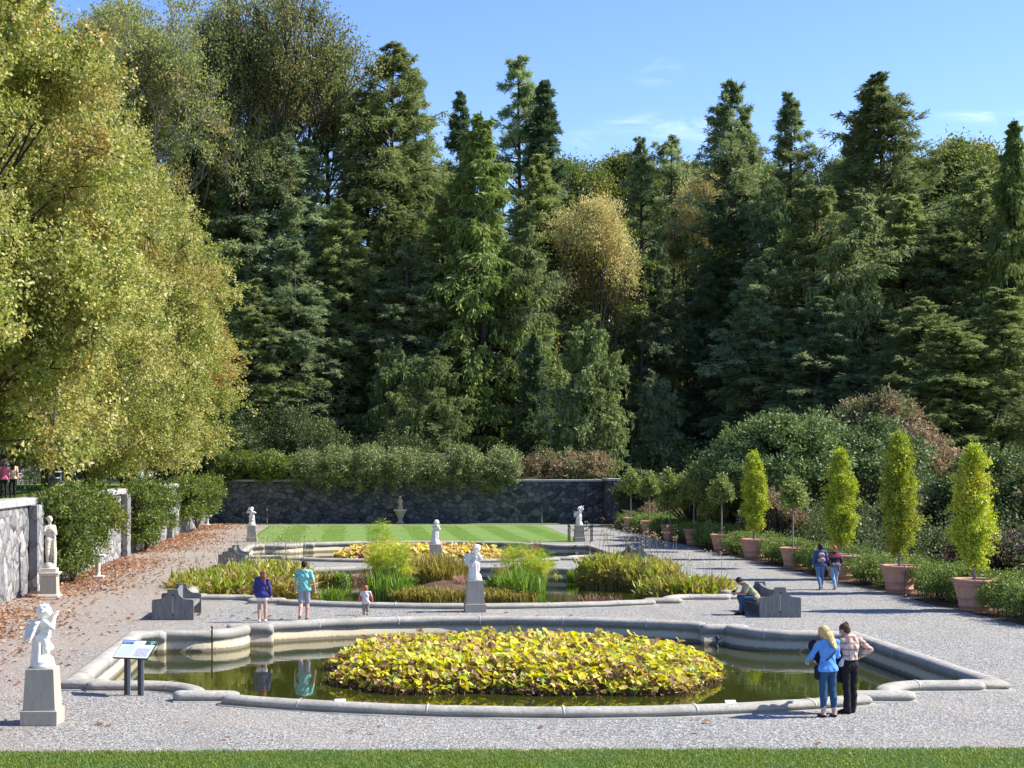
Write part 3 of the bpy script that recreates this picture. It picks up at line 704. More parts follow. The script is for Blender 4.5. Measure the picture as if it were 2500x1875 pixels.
def densetree(seed, H, Rd, z0, nleaf, ls, lw, mat='maple', barkm='bark', trad=.35, egg=1.0):
    """broad full crown: leaves through an egg-shaped volume that is lobed by limbs, denser near its surface"""
    r = R(seed); zb = z0 * H; nl = 150
    # lobes: big branch masses distributed over the egg
    d = rdir(r, nl); d[:, 2] = d[:, 2] * .95
    hz = (H - zb) / 2; c = np.array([0, 0, zb + hz]); hx = np.hypot(d[:, 0], d[:, 1]) + 1e-6; pw = np.where(d[:, 2] > 0, 2.0, 5.0); fac = (1 - np.abs(d[:, 2]) ** pw) ** (1 / pw) / hx; d[:, 0] *= fac; d[:, 1] *= fac
    shape = np.stack([np.ones(nl), np.ones(nl), np.ones(nl)], -1)
    w = 1 - .62 * np.clip(d[:, 2] + .1, 0, 1) ** 1.1 * egg
    rr = .58 + .36 * r.rand(nl) ** .8
    Cn = c + np.stack([d[:, 0] * Rd * w, d[:, 1] * Rd * w, d[:, 2] * hz], -1) * np.stack([rr, rr, np.where(d[:, 2] < 0, .955, rr)], -1)
    lumps = np.concatenate([Cn, np.stack([Rd * (.12 + .15 * r.rand(nl)), Rd * (.12 + .15 * r.rand(nl)), hz * (.06 + .09 * r.rand(nl))], -1)], 1)
    V, F, t = blob(seed + 1, lumps, nleaf, ls, lw, depth=.8, ragged=.45, up=-.1, out_bias=.35, skirt=True)
    crown = np_mesh('crown', V, F, M[mat], False, t)
    tr = trunk_pts(r, H * .7, 0, 10, .02); wood = [tube_mesh(tr, trad * (1.25 - tr[:, 2] / (H * .7)) ** .9)]
    a = pt_on(tr, np.clip(Cn[:, 2] * .45 + zb * .4, zb * .7, H * .68)); b = (a + Cn) / 2 + r.normal(size=(nl, 3)) * .4; b[:, 2] += .5
    wood += [prisms(a, b, trad * .28, trad * .16, 5), prisms(b, Cn, trad * .16, .03, 5)]
    e = Cn[np.repeat(np.arange(nl), 6)]; f = e + rdir(r, len(e)) * Rd * .22; wood.append(prisms(e, f, .035, .01))
    V, F = cat(wood); return np_mesh('trunk', V, F, M[barkm], True), crown

def put_tree(meshes, name, label, cat_, x, y, z, s=1.0, sz=None, rz=0, group=None):
    o = thing(name, label, cat_, (x, y, z), rz, group)
    for nm, me in zip(('trunk', 'crown'), meshes):
        c = link(nm, me, o); c.scale = (s, s, sz or s)
    return o

def blades(r, P, h, w, lean=.35, curl=.5, D=None):
    """arching blades in two quads + tip; P bases; returns V,F"""
    n = len(P); az = r.rand(n) * 2 * PI; d = np.stack([np.cos(az), np.sin(az), np.zeros(n)], -1); s = np.stack([-np.sin(az), np.cos(az), np.zeros(n)], -1)
    h = np.broadcast_to(h, (n,))[:, None]; w = np.broadcast_to(w, (n,))[:, None]; ln = (lean * (.3 + r.rand(n)))[:, None]; U = np.array([[0, 0, 1.]])
    c = (curl * r.rand(n))[:, None]
    p1 = P + U * h * .45 + d * h * ln * .35; p2 = P + U * h * (.8 - .1 * c) + d * h * ln * .8; p3 = P + U * h * (1 - .35 * c) + d * h * ln * (1.1 + c * .6)
    V = np.stack([P - s * w * .3, P + s * w * .3, p1 - s * w * .5, p1 + s * w * .5, p2 - s * w * .4, p2 + s * w * .4, p3], 1).reshape(-1, 3)
    b = np.arange(n)[:, None] * 7
    Q = np.concatenate([b + np.array([[0, 1, 3, 2]]), b + np.array([[2, 3, 5, 4]])]); T = b + np.array([[4, 5, 6]])
    return V, Q, T, np.concatenate([np.arange(n), np.arange(n), np.arange(n)])
def blade_obj(name, seed, n, cx, cy, rx, ry, z, h, hv, w, mat, lean=.35, curl=.5, parent=None, edge=1.0, clumps=0):
    r = R(seed); a = r.rand(n) * 2 * PI; q = r.rand(n) ** .5
    P = np.stack([cx + rx * q * np.cos(a), cy + ry * q * np.sin(a), np.full(n, z)], -1)
    if clumps:
        cc = np.stack([cx + rx * (2 * r.rand(clumps) - 1) * .9, cy + ry * (2 * r.rand(clumps) - 1) * .9, np.full(clumps, z)], -1)
        P = cc[r.randint(0, clumps, n)] + r.normal(size=(n, 3)) * np.array([.12, .12, 0])
    hh = (h + hv * (2 * r.rand(n) - 1)) * (1 - (1 - edge) * q)
    V, Q, T, ti = blades(r, P, hh, w * (.6 + .8 * r.rand(n)), lean, curl)
    tint = r.rand(n)
    return link(name, np_mesh(name, V, [Q, T], M[mat], False, tint[ti]), parent)
# ------------------------------------------------------------------ the wood behind the garden
def hz_(px, Y): return (px - 762.7) * Y / 3274
def top_(py, Y): return 4.5 + (1007 - py) * Y / 3274
PROTO = {}
def proto(key, fn, *a, **k):
    if key not in PROTO: PROTO[key] = fn(*a, **k)
    return PROTO[key]
def conif(px, Y, top, width, key, label, name='hemlock_tree', cat_='tree', group=None, rz=0, **kw):
    """tree whose trunk stands at distance Y; width of the crown in metres; key picks the prototype (built 30 m tall, 5 m radius)"""
    x = hz_(px, Y); zb = terrain_z(x, Y) - .2; H = top_(top, Y) - zb
    me = PROTO[key]; return put_tree(me, name, label, cat_, x, Y, zb, width * 1.28 / 10.0, H / 30.0, rz, group)
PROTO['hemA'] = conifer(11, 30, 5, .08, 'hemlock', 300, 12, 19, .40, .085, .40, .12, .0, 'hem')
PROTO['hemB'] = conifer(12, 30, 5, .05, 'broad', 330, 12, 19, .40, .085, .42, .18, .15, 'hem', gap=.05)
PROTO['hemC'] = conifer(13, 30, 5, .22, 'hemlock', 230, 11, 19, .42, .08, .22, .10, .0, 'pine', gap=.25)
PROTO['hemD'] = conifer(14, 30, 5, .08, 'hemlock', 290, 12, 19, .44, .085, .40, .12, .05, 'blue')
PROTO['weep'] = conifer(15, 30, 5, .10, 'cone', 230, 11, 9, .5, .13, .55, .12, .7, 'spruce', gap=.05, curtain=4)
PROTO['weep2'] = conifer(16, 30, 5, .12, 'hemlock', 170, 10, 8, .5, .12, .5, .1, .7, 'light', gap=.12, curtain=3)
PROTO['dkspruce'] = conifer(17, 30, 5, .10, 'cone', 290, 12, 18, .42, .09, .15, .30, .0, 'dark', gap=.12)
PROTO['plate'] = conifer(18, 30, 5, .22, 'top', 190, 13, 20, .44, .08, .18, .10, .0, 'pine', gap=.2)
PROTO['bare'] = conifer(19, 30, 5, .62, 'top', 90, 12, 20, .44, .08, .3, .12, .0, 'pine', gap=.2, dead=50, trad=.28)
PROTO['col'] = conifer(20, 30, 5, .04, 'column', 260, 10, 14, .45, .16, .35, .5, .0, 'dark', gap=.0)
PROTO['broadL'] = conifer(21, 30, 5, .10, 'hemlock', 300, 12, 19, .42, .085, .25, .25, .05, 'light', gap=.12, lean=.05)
G1 = 'tall conifers of the wood behind the garden'
F_ = [
 (700, 152, 128, 9.5, 'hemC', 'slender pale conifer whose wispy top stands just left of the broad tallest hemlock'),
 (845, 146, 92, 10.5, 'hemB', 'broadest full hemlock with a double pointed top against the sky left of centre'),
 (893, 149, 150, 8.0, 'hemA', 'hemlock shoulder tight against the right of the broadest hemlock'),
 (800, 150, 200, 8.5, 'hemA', 'mid green hemlock leaning into the left flank of the broadest hemlock'),
 (600, 142, 250, 11, 'hemD', 'dense blue green conifer behind the right edge of the big yellow maples'),
 (520, 140, 330, 9, 'hemD', 'blue green conifer half hidden by the maple crown edge'),
 (665, 144, 300, 9, 'hemD', 'shaded blue green conifer between the maples and the broadest hemlock'),
 (730, 140, 430, 8.5, 'hemA', 'lower dark hemlock filling the hollow below the broadest hemlock'),
 (640, 136, 520, 8, 'hemD', 'lower blue green conifer above the dark shrubs left of centre'),
 (470, 143, 420, 10, 'hemB', 'grey green hemlock beneath the tall autumn trees at the maple edge'),
 (400, 146, 300, 10, 'hemA', 'hemlock mostly hidden behind the upper maple edge'),
 (560, 135, 600, 8, 'hemA', 'lowest left hemlock just beyond the maple edge'),
 (1000, 160, 196, 7.5, 'dkspruce', 'dark blunt spruce immediately left behind the weeping spruce'),
 (1115, 162, 118, 9, 'hemC', 'airy conifer with the highest tip right of the central gap of sky'),
 (1175, 158, 170, 10, 'dkspruce', 'dark jagged spruce to the right of the weeping spruce top'),
 (1040, 139, 238, 11.5, 'weep', 'great weeping spruce with hanging yellow green curtains at the centre'),
 (1170, 150, 330, 9, 'hemA', 'olive hemlock on the right shoulder of the great weeping spruce'),
 (950, 141, 420, 7.5, 'hemA', 'shaded hemlock left beside the weeping spruce'),
 (880, 138, 520, 8, 'hemD', 'deeply shaded conifer above the drooping yellow green cypress'),
 (1140, 139, 480, 7, 'weep2', 'small weeping conifer right below the great weeping spruce'),
 (1385, 170, 294, 6.5, 'hemC', 'thin tipped conifer left of the bare trunked pine'),
 (1455, 168, 292, 7, 'bare', 'tall pine with a long bare trunk and a tuft of branches on top'),
 (1585, 152, 168, 8.5, 'hemC', 'tall pointed conifer first of the three high tops on the right'),
 (1600, 155, 240, 9, 'plate', 'dark limbed conifer tight behind the first high top on the right'),
 (1710, 156, 198, 8, 'plate', 'open conifer with flat plates of branches between the two highest right tops'),
 (1945, 150, 158, 12, 'broadL', 'tallest conifer on the right with sweeping branches against the sky'),
 (1860, 154, 250, 9, 'hemA', 'conifer shoulder left of the tallest right hand conifer'),
 (1682, 146, 428, 3.6, 'col', 'narrow near black column of ivy clad conifer among the right hand trees'),
 (1560, 150, 430, 7, 'dkspruce', 'dark conifer beneath the first high top on the right'),
 (1760, 140, 400, 9, 'hemB', 'grey green hemlock right of the narrow dark column'),
 (1850, 136, 405, 10, 'weep2', 'drooping light green conifer above the russet topped tree'),
 (1960, 138, 420, 10, 'hemA', 'full hemlock with visible dark limbs near the right edge'),
 (2040, 134, 470, 10, 'broadL', 'leaning pale conifer near the right edge of the wood'),
 (2120, 138, 360, 9, 'hemB', 'tall light conifer second from the right edge'),
 (2195, 132, 255, 8, 'weep', 'weeping conifer at the right edge of the wood'),
 (2160, 124, 620, 9, 'hemA', 'lower green conifer in the right corner of the wood'),
 (2060, 122, 700, 8, 'hemB', 'lower feathery conifer behind the two nearest lime columns'),
 (1640, 138, 560, 8, 'hemD', 'dark blue conifer behind the glossy round tree'),
 (1520, 150, 560, 6, 'hemD', 'narrow shaded conifer right of the trunk lined hollow'),
 (1230, 150, 420, 6, 'hemA', 'olive conifer left of the golden tree'),
 (1415, 148, 520, 6.2, 'hemD', 'middle height conifer with green skirts right of the golden tree'),
 (1765, 132, 640, 9, 'hemD', 'low shaded conifer above the glossy round tree'),
 (1950, 128, 640, 8, 'broadL', 'low pale conifer right behind the russet topped tree'),
]
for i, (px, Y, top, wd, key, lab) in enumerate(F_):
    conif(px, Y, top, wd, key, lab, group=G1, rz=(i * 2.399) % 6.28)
# feathery low conifers just behind the far wall
PROTO['cyp'] = conifer(31, 15, 4.4, .02, 'broad', 150, 12, 18, .32, .13, .5, .35, .3, 'cypress', gap=.02, dead=0, curtain=2)
PROTO['cypdark'] = conifer(32, 15, 4.0, .02, 'cone', 170, 11, 16, .3, .15, .1, .7, .0, 'dark', gap=.0, dead=0)
PROTO['cypblue'] = conifer(33, 15, 4.0, .02, 'broad', 140, 12, 16, .34, .12, .6, .2, .5, 'blue', gap=.05, dead=0, curtain=2)
def low(px, Y, top, wd, key, lab, R0, rz=0):
    x = hz_(px, Y); zb = terrain_z(x, Y) - .2; H = top_(top, Y) - zb
    return put_tree(PROTO[key], 'cypress_tree', lab, 'tree', x, Y, zb, wd / (2 * R0), H / 15.0, rz, 'feathery low conifers behind the far wall')
low(935, 130, 765, 6.6, 'cyp', 'bright feathery cypress with drooping sprays left of the great spruce trunk', 4.4, 1)
low(850, 134, 750, 5.5, 'cyp', 'ragged hanging conifer at the left of the bright feathery cypress', 4.4, 2) 
low(1150, 133, 722, 5.0, 'cypdark', 'smooth dark green cone shaped cypress right of the great spruce', 4.0, 0)
low(1275, 128, 705, 7.6, 'cyp', 'largest feathery pale green cypress beside the right end of the far wall', 4.4, 4)
low(1415, 136, 800, 5.0, 'cypblue', 'dusky blue green drooping cypress right of the largest feathery one', 4.0, 3)
low(1240, 136, 820, 4.5, 'cypblue', 'shaded drooping cypress tucked between the cone and the largest feathery cypress', 4.0, 5)
# tall thin broadleaf trees, top left
PROTO['olA'] = broadleaf(41, 34, 8, .44, 46000, .20, .14, 'olive', 'bark_pale', 7, .66, .38, .42)
PROTO['olB'] = broadleaf(42, 34, 8, .46, 36000, .20, .14, 'olive', 'bark', 7, .66, .40, .42)
def tall(px, Y, top, wd, key, lab, rz=0, name='autumn_tree'):
    x = hz_(px, Y); zb = terrain_z(x, Y) - .2; H = top_(top, Y) - zb
    return put_tree(PROTO[key], name, lab, 'tree', x, Y, zb, wd / 16.0, H / 34.0, rz, 'tall thinning broadleaf trees')
tall(275, 135, -60, 17, 'olA', 'tall thinning olive brown tree above the maples at the upper left', 1)
tall(345, 140, 30, 14, 'olA', 'thin olive tree with pale stems between the two tall upper left trees', 3.4)
tall(185, 130, 40, 11, 'olB', 'small leaved tree peeping above the maple top at the far upper left', 5)
tall(560, 142, -70, 17, 'olB', 'tall open autumn tree with dark spreading limbs against the sky', 2.2)
tall(640, 150, 60, 14, 'olB', 'bronze leaved tree reaching right towards the gap of sky', .4)
tall(430, 144, 100, 17, 'olA', 'leafy brown tree filling below the tall open autumn tree', 4.6)

PROTO['snag'] = broadleaf(45, 34, 8, .78, 500, .2, .1, 'light', 'bark_pale', 5, .9, .22, .5)
for k, (px, Y, top, bot, wd, lab) in enumerate([(1190, 127, 870, 960, 2.4, 'pale bare dead tree between the cone shaped and largest feathery cypresses'), (470, 131, 840, 960, 4.0, 'grey bare twiggy tree beside the maple edge above the dark shrubs')]):
    x = hz_(px, Y); H = top_(top, Y) - 3.0; put_tree(PROTO['snag'], 'dead_tree', lab, 'tree', x, Y, 3.0, wd / 16.0, H / 34.0, k * 1.3)
# golden trees and green ones among the conifers
PROTO['gold'] = broadleaf(43, 34, 8, .35, 34000, .26, .19, 'gold', 'bark', 7, .85, .3, .8)
PROTO['grn'] = broadleaf(44, 34, 8, .30, 44000, .32, .24, 'greenwood', 'bark', 7, .85, .35, .8)
def mid(px, Y, top, wd, key, lab, rz=0, name='broadleaf_tree', g=None):
    x = hz_(px, Y); zb = terrain_z(x, Y) - .2; H = top_(top, Y) - zb
    return put_tree(PROTO[key], name, lab, 'tree', x, Y, zb, wd / 16.0, H / 34.0, rz, g)
mid(1283, 146, 412, 9.0, 'gold', 'golden orange autumn tree right of centre', 0)
mid(1508, 160, 350, 7, 'gold', 'small bright yellow crown between the bare pine and the first high top', 2)
GG = 'green broadleaf trees on the skyline'
for i, (px, Y, top, wd, lab) in enumerate([
 (1262, 200, 322, 15, 'rounded green tree on the skyline right of the dark jagged spruce'),
 (1340, 205, 326, 14, 'green skyline tree just left of the thin tipped conifer'),
 (1420, 210, 330, 14, 'skyline tree behind the thin tipped conifer'),
 (1530, 205, 335, 13, 'skyline tree behind the small yellow crown'),
 (1650, 200, 320, 14, 'skyline tree between the first high top and the plated conifer'),
 (1790, 195, 330, 14, 'skyline tree between the plated conifer and the tallest right conifer'),
 (2060, 185, 280, 16, 'yellow green domed tree on the skyline near the right edge'),
 (2150, 180, 300, 15, 'pale green tree on the skyline at the right edge'),
 (1990, 190, 330, 14, 'green skyline tree right of the tallest right conifer'),
 (2110, 165, 400, 14, 'broad yellow green tree beneath the skyline dome at the right'),
 (1290, 175, 520, 12, 'green tree behind the golden tree'),
 (940, 195, 330, 12, 'green tree closing the gap of sky left of the weeping spruce'),
 (90, 150, 200, 14, 'green tree behind the maples at the left'),
 (430, 160, 330, 13, 'green tree behind the mottled trees upper left')]):
    mid(px, Y, top, wd, 'grn', lab, i * 1.7, g=GG)
# slim bare trunks in the hollow right of centre
r = R(77)
pos = [(1297, 150), (1330, 152), (1362, 155), (1390, 146), (1412, 149), (1440, 158), (1482, 154), (1492, 160), (1515, 156), (1345, 160), (1535, 150), (1555, 158)]
pl = ['first', 'second', 'third', 'fourth', 'fifth', 'sixth', 'seventh', 'eighth', 'ninth', 'tenth', 'eleventh', 'twelfth']
order = sorted(range(len(pos)), key=lambda i: pos[i][0]); rank = {i: k for k, i in enumerate(order)}
TM = []
for s in (1, 2, 3):
    rr = R(200 + s); tr = trunk_pts(rr, 24, .01, 12, .03); n = 26; zd = 3 + 20 * rr.rand(n); ad = rr.rand(n) * 2 * PI; pa = pt_on(tr, zd); ld = .6 + 1.6 * rr.rand(n)
    pb = pa + np.stack([np.cos(ad) * ld, np.sin(ad) * ld, .5 * rr.rand(n)], -1)
    V, F = cat([tube_mesh(tr, .17 * (1.15 - tr[:, 2] / 24)), prisms(pa, pb, .035, .012)]); tm = np_mesh('trunk', V, F, M['bark_pale' if s == 2 else 'bark'], True)
    V, F, tt = blob(300 + s, [(float(pb[i][0]), float(pb[i][1]), float(pb[i][2]), .9, .9, .5) for i in range(n)], 2600, .26, .17, depth=.8)
    TM.append((tm, np_mesh('crown', V, F, M['greenwood'], False, tt)))
for i, (px, Y) in enumerate(pos):
    x = hz_(px, Y); put_tree(TM[i % 3], 'slim_tree', pl[rank[i]] + ' slim bare trunk from the left in the dark hollow below the bare topped pine', 'tree', x, Y, terrain_z(x, Y) - .2, 1, .9 + .2 * r.rand(), i, 'slim trunks in the hollow')
# undergrowth and far wood as masses nobody could count
r = R(88); lumps = []
for k in range(150):
    px = 430 + 1800 * r.rand(); Y = 134 + 45 * r.rand(); x = hz_(px, Y); s = 1.4 + 2.2 * r.rand(); lumps.append((x, Y, terrain_z(x, Y) + s * .6, s * 1.3, s * 1.1, s))
nearl = []
for k in range(70):
    y = 42 + 75 * r.rand(); x = 23.4 + 7 * r.rand(); s = .9 + .9 * r.rand(); nearl.append((x, y, s * .7, s * 1.3, s * 1.3, s))
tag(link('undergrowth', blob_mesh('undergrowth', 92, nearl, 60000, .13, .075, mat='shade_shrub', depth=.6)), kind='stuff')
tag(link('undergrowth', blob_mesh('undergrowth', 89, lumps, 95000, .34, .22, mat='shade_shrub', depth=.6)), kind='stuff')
lumps = []
for k in range(170):
    x = -75 + 240 * r.rand(); Y = 215 + 60 * r.rand(); s = 5 + 4 * r.rand(); z = hill(x, Y) + 4 + 17 * r.rand(); lumps.append((x, Y, z, s, s, s))
tag(link('far_wood', blob_mesh('far_wood', 90, lumps, 120000, .9, .7, mat='greenwood', depth=.5)), kind='stuff')
lumps = []
for k in range(150):
    px = 460 + 1900 * r.rand(); Y = 172 + 22 * r.rand(); x = hz_(px, Y); s = 3 + 2.5 * r.rand(); z = hill(x, Y) + 1 + 15 * r.rand(); lumps.append((x, Y, z, s, s * .7, s))
tag(link('inner_wood', blob_mesh('inner_wood', 91, lumps, 110000, .6, .42, mat='hem', depth=.6)), kind='stuff')

# ------------------------------------------------------------------ the big maples on the terrace
PROTO['mapA'] = densetree(51, 27, 8, .03, 260000, .165, .125, 'maple')
PROTO['mapB'] = densetree(52, 27, 8, .03, 260000, .165, .125, 'maple')
for i, (x, y, s, sz, k, lab) in enumerate([
 (-16.6, 59, 1.0, 1.0, 'mapA', 'nearest yellow green maple filling the left edge of the picture'),
 (-16.6, 70.5, .95, .97, 'mapB', 'second maple from the front, orange tinted, behind the dark trunk nearest the left edge'),
 (-16.4, 81.5, .93, .95, 'mapA', 'middle maple of the yellow green row on the terrace'),
 (-16.2, 92.5, .95, .95, 'mapB', 'second to last maple of the row, above the second ivy mass on the wall'),
 (-15.7, 104.5, .98, .89, 'mapA', 'last and most forward maple of the row, reaching out over the gravel')]):
    put_tree(PROTO[k], 'maple_tree', lab, 'tree', x, y, 3.05, s, sz, i * 1.9 + .4, 'row of maples on the terrace')
# ------------------------------------------------------------------ bushes and hedges
def bush(name, label, cat_, seed, lumps, n, ls, lw, mat, group=None, stems=0, **kw):
    L_ = np.array(lumps, float); c = (float(L_[:, 0].mean()), float(L_[:, 1].mean()), float((L_[:, 2] - L_[:, 5]).min()))
    L_[:, :3] -= np.array(c)
    o = thing(name, label, cat_, c, 0, group)
    link('foliage', blob_mesh('foliage', seed, L_, n, ls, lw, mat=mat, **kw), o)
    r = R(seed + 5); A, B = [], []
    for l in L_:
        for k in range(7):
            b = np.array([l[0] + (r.rand() - .5) * l[3], l[1] + (r.rand() - .5) * l[4], l[2] + (r.rand() - .2) * l[5] * .6]); A.append(np.array([(r.rand() - .5) * .06, (r.rand() - .5) * .06, .05])); B.append(b)
    V, F = prisms(A, B, .022 + stems, .01, 5); link('stems', np_mesh('stems', V, F, M['bark'], True), o)
    return o
# creepers on the left wall
bush('climbing_bush', 'largest climber spilling over the left wall just behind the tall draped statue', 'climber', 401,
     [(-10.9, 57, 2.9, .9, 2.4, .7), (-10.8, 60, 2.75, 1.2, 2.6, .95), (-10.6, 62.5, 2.3, 1.1, 2.2, 1.0), (-10.9, 58, 1.9, .85, 2.2, .9), (-11.0, 57.6, .9, .8, 1.5, .9), (-10.9, 59.2, .8, .8, 1.5, .8), (-10.8, 60.5, 1.5, .9, 1.8, .9), (-11.2, 56, 3.2, .6, 1.5, .4)],
     30000, .15, .075, 'vine', 'climbers on the left wall', depth=.45)
bush('climbing_bush', 'middle climber on the left wall, dense and dark at its foot', 'climber', 402,
     [(-11.0, 79, 2.9, 1.0, 2.4, .75), (-10.7, 81.5, 2.6, 1.2, 2.6, .95), (-10.9, 79.5, 1.7, .9, 2.0, 1.0), (-11.0, 79, .8, .8, 1.5, .8), (-10.6, 82.5, 1.5, .9, 1.5, .8), (-11.1, 77, 3.1, .6, 1.4, .5)],
     22000, .16, .08, 'vine', 'climbers on the left wall', depth=.45)
bush('climbing_bush', 'farthest climber on the left wall near the corner with the dark end wall', 'climber', 403,
     [(-11.0, 101, 2.9, 1.1, 3.0, .9), (-10.3, 104, 2.7, 1.4, 3.0, 1.1), (-10.9, 102, 1.4, 1.0, 2.4, 1.2), (-10.2, 105, 1.6, .9, 2.0, .8)],
     18000, .17, .085, 'vine', 'climbers on the left wall', depth=.45)
# hedge hanging over the far wall: several bushes
TG = 'bushes spilling over the far wall'
for i, (px, w_, zt, zb_, m, lab) in enumerate([
 (475, 34, 5.6, 2.6, 'vine', 'leftmost yellow green bush at the corner above the far wall'),
 (525, 55, 5.55, 3.5, 'vine', 'yellow green bush on the far wall second from the left'),
 (590, 50, 5.5, 3.3, 'vine', 'yellowish green bush above the bare left part of the far wall'),
 (660, 55, 5.6, 2.75, 'topper', 'first grey green bush hanging down over the far wall from the left'),
 (730, 55, 5.6, 2.65, 'topper', 'grey green bush hanging over the wall left of the urn figure'),
 (800, 58, 5.65, 2.6, 'topper', 'grey green bush hanging low just left of the urn figure'),
 (870, 55, 5.5, 2.75, 'topper', 'bush overhanging the wall directly above the urn figure'),
 (940, 58, 5.35, 2.6, 'topper', 'bush overhanging the wall in front of the pinkish roof'),
 (1010, 55, 5.9, 2.5, 'topper', 'tallest bush on the far wall hiding the end of the pinkish roof'),
 (1085, 60, 5.5, 2.6, 'topper', 'rightmost deep hanging bush on the far wall')]):
    x = hz_(px, 119.5); hw = w_ * 119.5 / 3274 / 2 * 1.5; rr = R(500 + i); zt += (rr.rand() - .5) * .5; zb_ += (rr.rand() - .5) * .5; h = zt - zb_
    q1, q2, q3 = rr.rand(3); lumps = [(x, 119.9, zt - h * .33, hw * .8, 1.8, h * (.28 + .12 * q1)), (x - hw * .45, 118.75, zb_ + h * (.35 + .1 * q2), hw * (.38 + .2 * q1), .8, h * .33), (x + hw * .4, 118.8, zb_ + h * (.40 + .15 * q3), hw * (.35 + .2 * q2), .8, h * .30), (x + hw * (q3 - .5), 121, zt - h * .2, hw * .7, 1.3, h * .28), (x + hw * (q1 - .5) * 1.2, 118.9, zt - h * .35, hw * .45, .9, h * .25), (x + hw * (q2 - .4), 120, zt - h * .05, hw * .3, .8, h * .12)]
    bush('overhanging_bush', lab, 'bush', 410 + i, lumps, 12500, .17, .085, m, TG, depth=.55, skirt=True, ragged=.35)
for i, (px, lab) in enumerate([(1165, 'brownish twiggy bush behind the bare right part of the far wall'), (1215, 'pinkish brown bush above the right part of the far wall'), (1270, 'low brown bush at the right end above the far wall')]):
    x = hz_(px, 121.5); bush('dry_bush', lab, 'bush', 430 + i, [(x, 121.5, 4.2, 1.5, 1.2, 1.2), (x + .7, 122, 4.5, 1.3, 1.2, 1.1)], 4200, .2, .11, 'rust', 'brownish bushes above the far wall', depth=.7)
# dark shrubs rising behind
for i, (px, Y, top, w_, lab) in enumerate([
 (500, 128, 905, 5, 'dark rounded shrub behind the leftmost wall bushes'), (580, 130, 880, 6, 'largest dark feathery shrub left of centre behind the wall'),
 (650, 129, 885, 5.5, 'dark shrub right beside the largest feathery shrub'), (705, 128, 930, 5, 'low dark shrub ending the group left of the cypress'),
 (840, 128, 930, 4.6, 'low green shrub right in front of the bright feathery cypress'), (890, 127, 945, 3.6, 'small olive shrub beside the pinkish roof')]):
    x = hz_(px, Y); zt = top_(top, Y); zb_ = 3.0; h = zt - zb_
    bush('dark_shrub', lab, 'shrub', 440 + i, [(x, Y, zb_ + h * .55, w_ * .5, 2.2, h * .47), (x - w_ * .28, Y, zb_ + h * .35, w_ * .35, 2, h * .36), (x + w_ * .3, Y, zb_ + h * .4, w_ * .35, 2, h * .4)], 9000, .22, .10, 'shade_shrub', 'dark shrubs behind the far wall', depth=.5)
# right side: glossy round trees and the russet tree
def round_tree(name, label, x, y, h, rad, mat, n, seed, ls=.2, lw=.12, z=0, group=None, rag=.25, low_=.18):
    r = R(seed); o = thing(name, label, 'tree', (x, y, z), 0, group); lumps = []
    for k in range(46):
        d = rdir(r, 1)[0]; d[2] = abs(d[2]) * 1.15 - .25; q = .72 + .2 * r.rand()
        lumps.append((d[0] * rad * q, d[1] * rad * q, h * .50 + d[2] * h * .42 * q, rad * (.20 + .12 * r.rand()), rad * (.20 + .12 * r.rand()), h * (.10 + .07 * r.rand())))
    link('crown', blob_mesh('crown', seed, lumps, n, ls, lw, mat=mat, depth=.5, ragged=rag), o)
    A, B, ra = [], [], []
    for l in lumps:
        a0 = math.atan2(l[1], l[0]); st = np.array([math.cos(a0) * .3, math.sin(a0) * .3, .0]); mdp = np.array([l[0] * .45, l[1] * .45, l[2] * .55])
        A += [st, mdp]; B += [mdp, np.array(l[:3])]; ra += [.10, .055]
    V, F = prisms(A, B, np.array(ra), np.array(ra) * .5, 6); link('trunk', np_mesh('trunk', V, F, M['bark'], True), o)
    return o
round_tree('glossy_tree', 'broad round glossy leaved tree behind the terracotta pots, right of centre', 24.6, 86, 7.9, 4.6, 'rhodo', 56000, 451)
round_tree('glossy_tree', 'second glossy leaved tree, joined to the right of the broad round one', 29.2, 88, 7.6, 4.6, 'rhodo', 50000, 452)
round_tree('glossy_tree', 'smaller glossy tree at the left edge of the broad round one', 22.6, 92, 5.6, 2.8, 'rhodo', 20000, 453)
round_tree('russet_tree', 'russet and pink topped round tree rising behind the glossy trees', 36.0, 104, 10.2, 4.0, 'rust', 42000, 454, .22, .14)
round_tree('russet_tree', 'browner lower tree behind the third lime column', 34.5, 94, 7.2, 3.2, 'rust', 20000, 455, .22, .14)
round_tree('olive_tree', 'light green loose tree behind the gap between the two nearest lime columns', 27.5, 71, 3.9, 2.6, 'topper', 22000, 456, .16, .1)
round_tree('olive_tree', 'dull green tree at the right edge beyond the nearest lime column', 30.5, 70, 5.6, 3.4, 'shade_shrub', 26000, 457, .17, .1)
round_tree('brown_tree', 'dark brown twiggy bush at the right edge behind the nearest pot', 25.4, 58, 2.1, 2.4, 'redbark', 14000, 458, .12, .07)
round_tree('brown_tree', 'rusty shrub at the right edge above the dark brown bush', 31.5, 66, 5.0, 2.2, 'rust', 12000, 459, .15, .09)
round_tree('pale_shrub', 'yellow green airy shrub behind the small potted standards', 21.6, 96, 4.3, 1.9, 'standard', 13000, 460, .16, .09)
round_tree('pale_shrub', 'orange tinged airy shrub between the last two small standards', 22.2, 89, 3.6, 1.8, 'standard', 11000, 461, .16, .09)
round_tree('pale_shrub', 'brown twiggy shrub left behind the farthest lime column', 22.4, 80, 3.4, 1.8, 'rust', 6000, 462, .14, .07)
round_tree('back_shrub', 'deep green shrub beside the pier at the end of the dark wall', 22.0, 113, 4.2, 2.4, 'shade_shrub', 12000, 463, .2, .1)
round_tree('back_shrub', 'low shaded shrub under the largest feathery cypress', 24.5, 118, 3.4, 3.0, 'shade_shrub', 12000, 464, .2, .1)
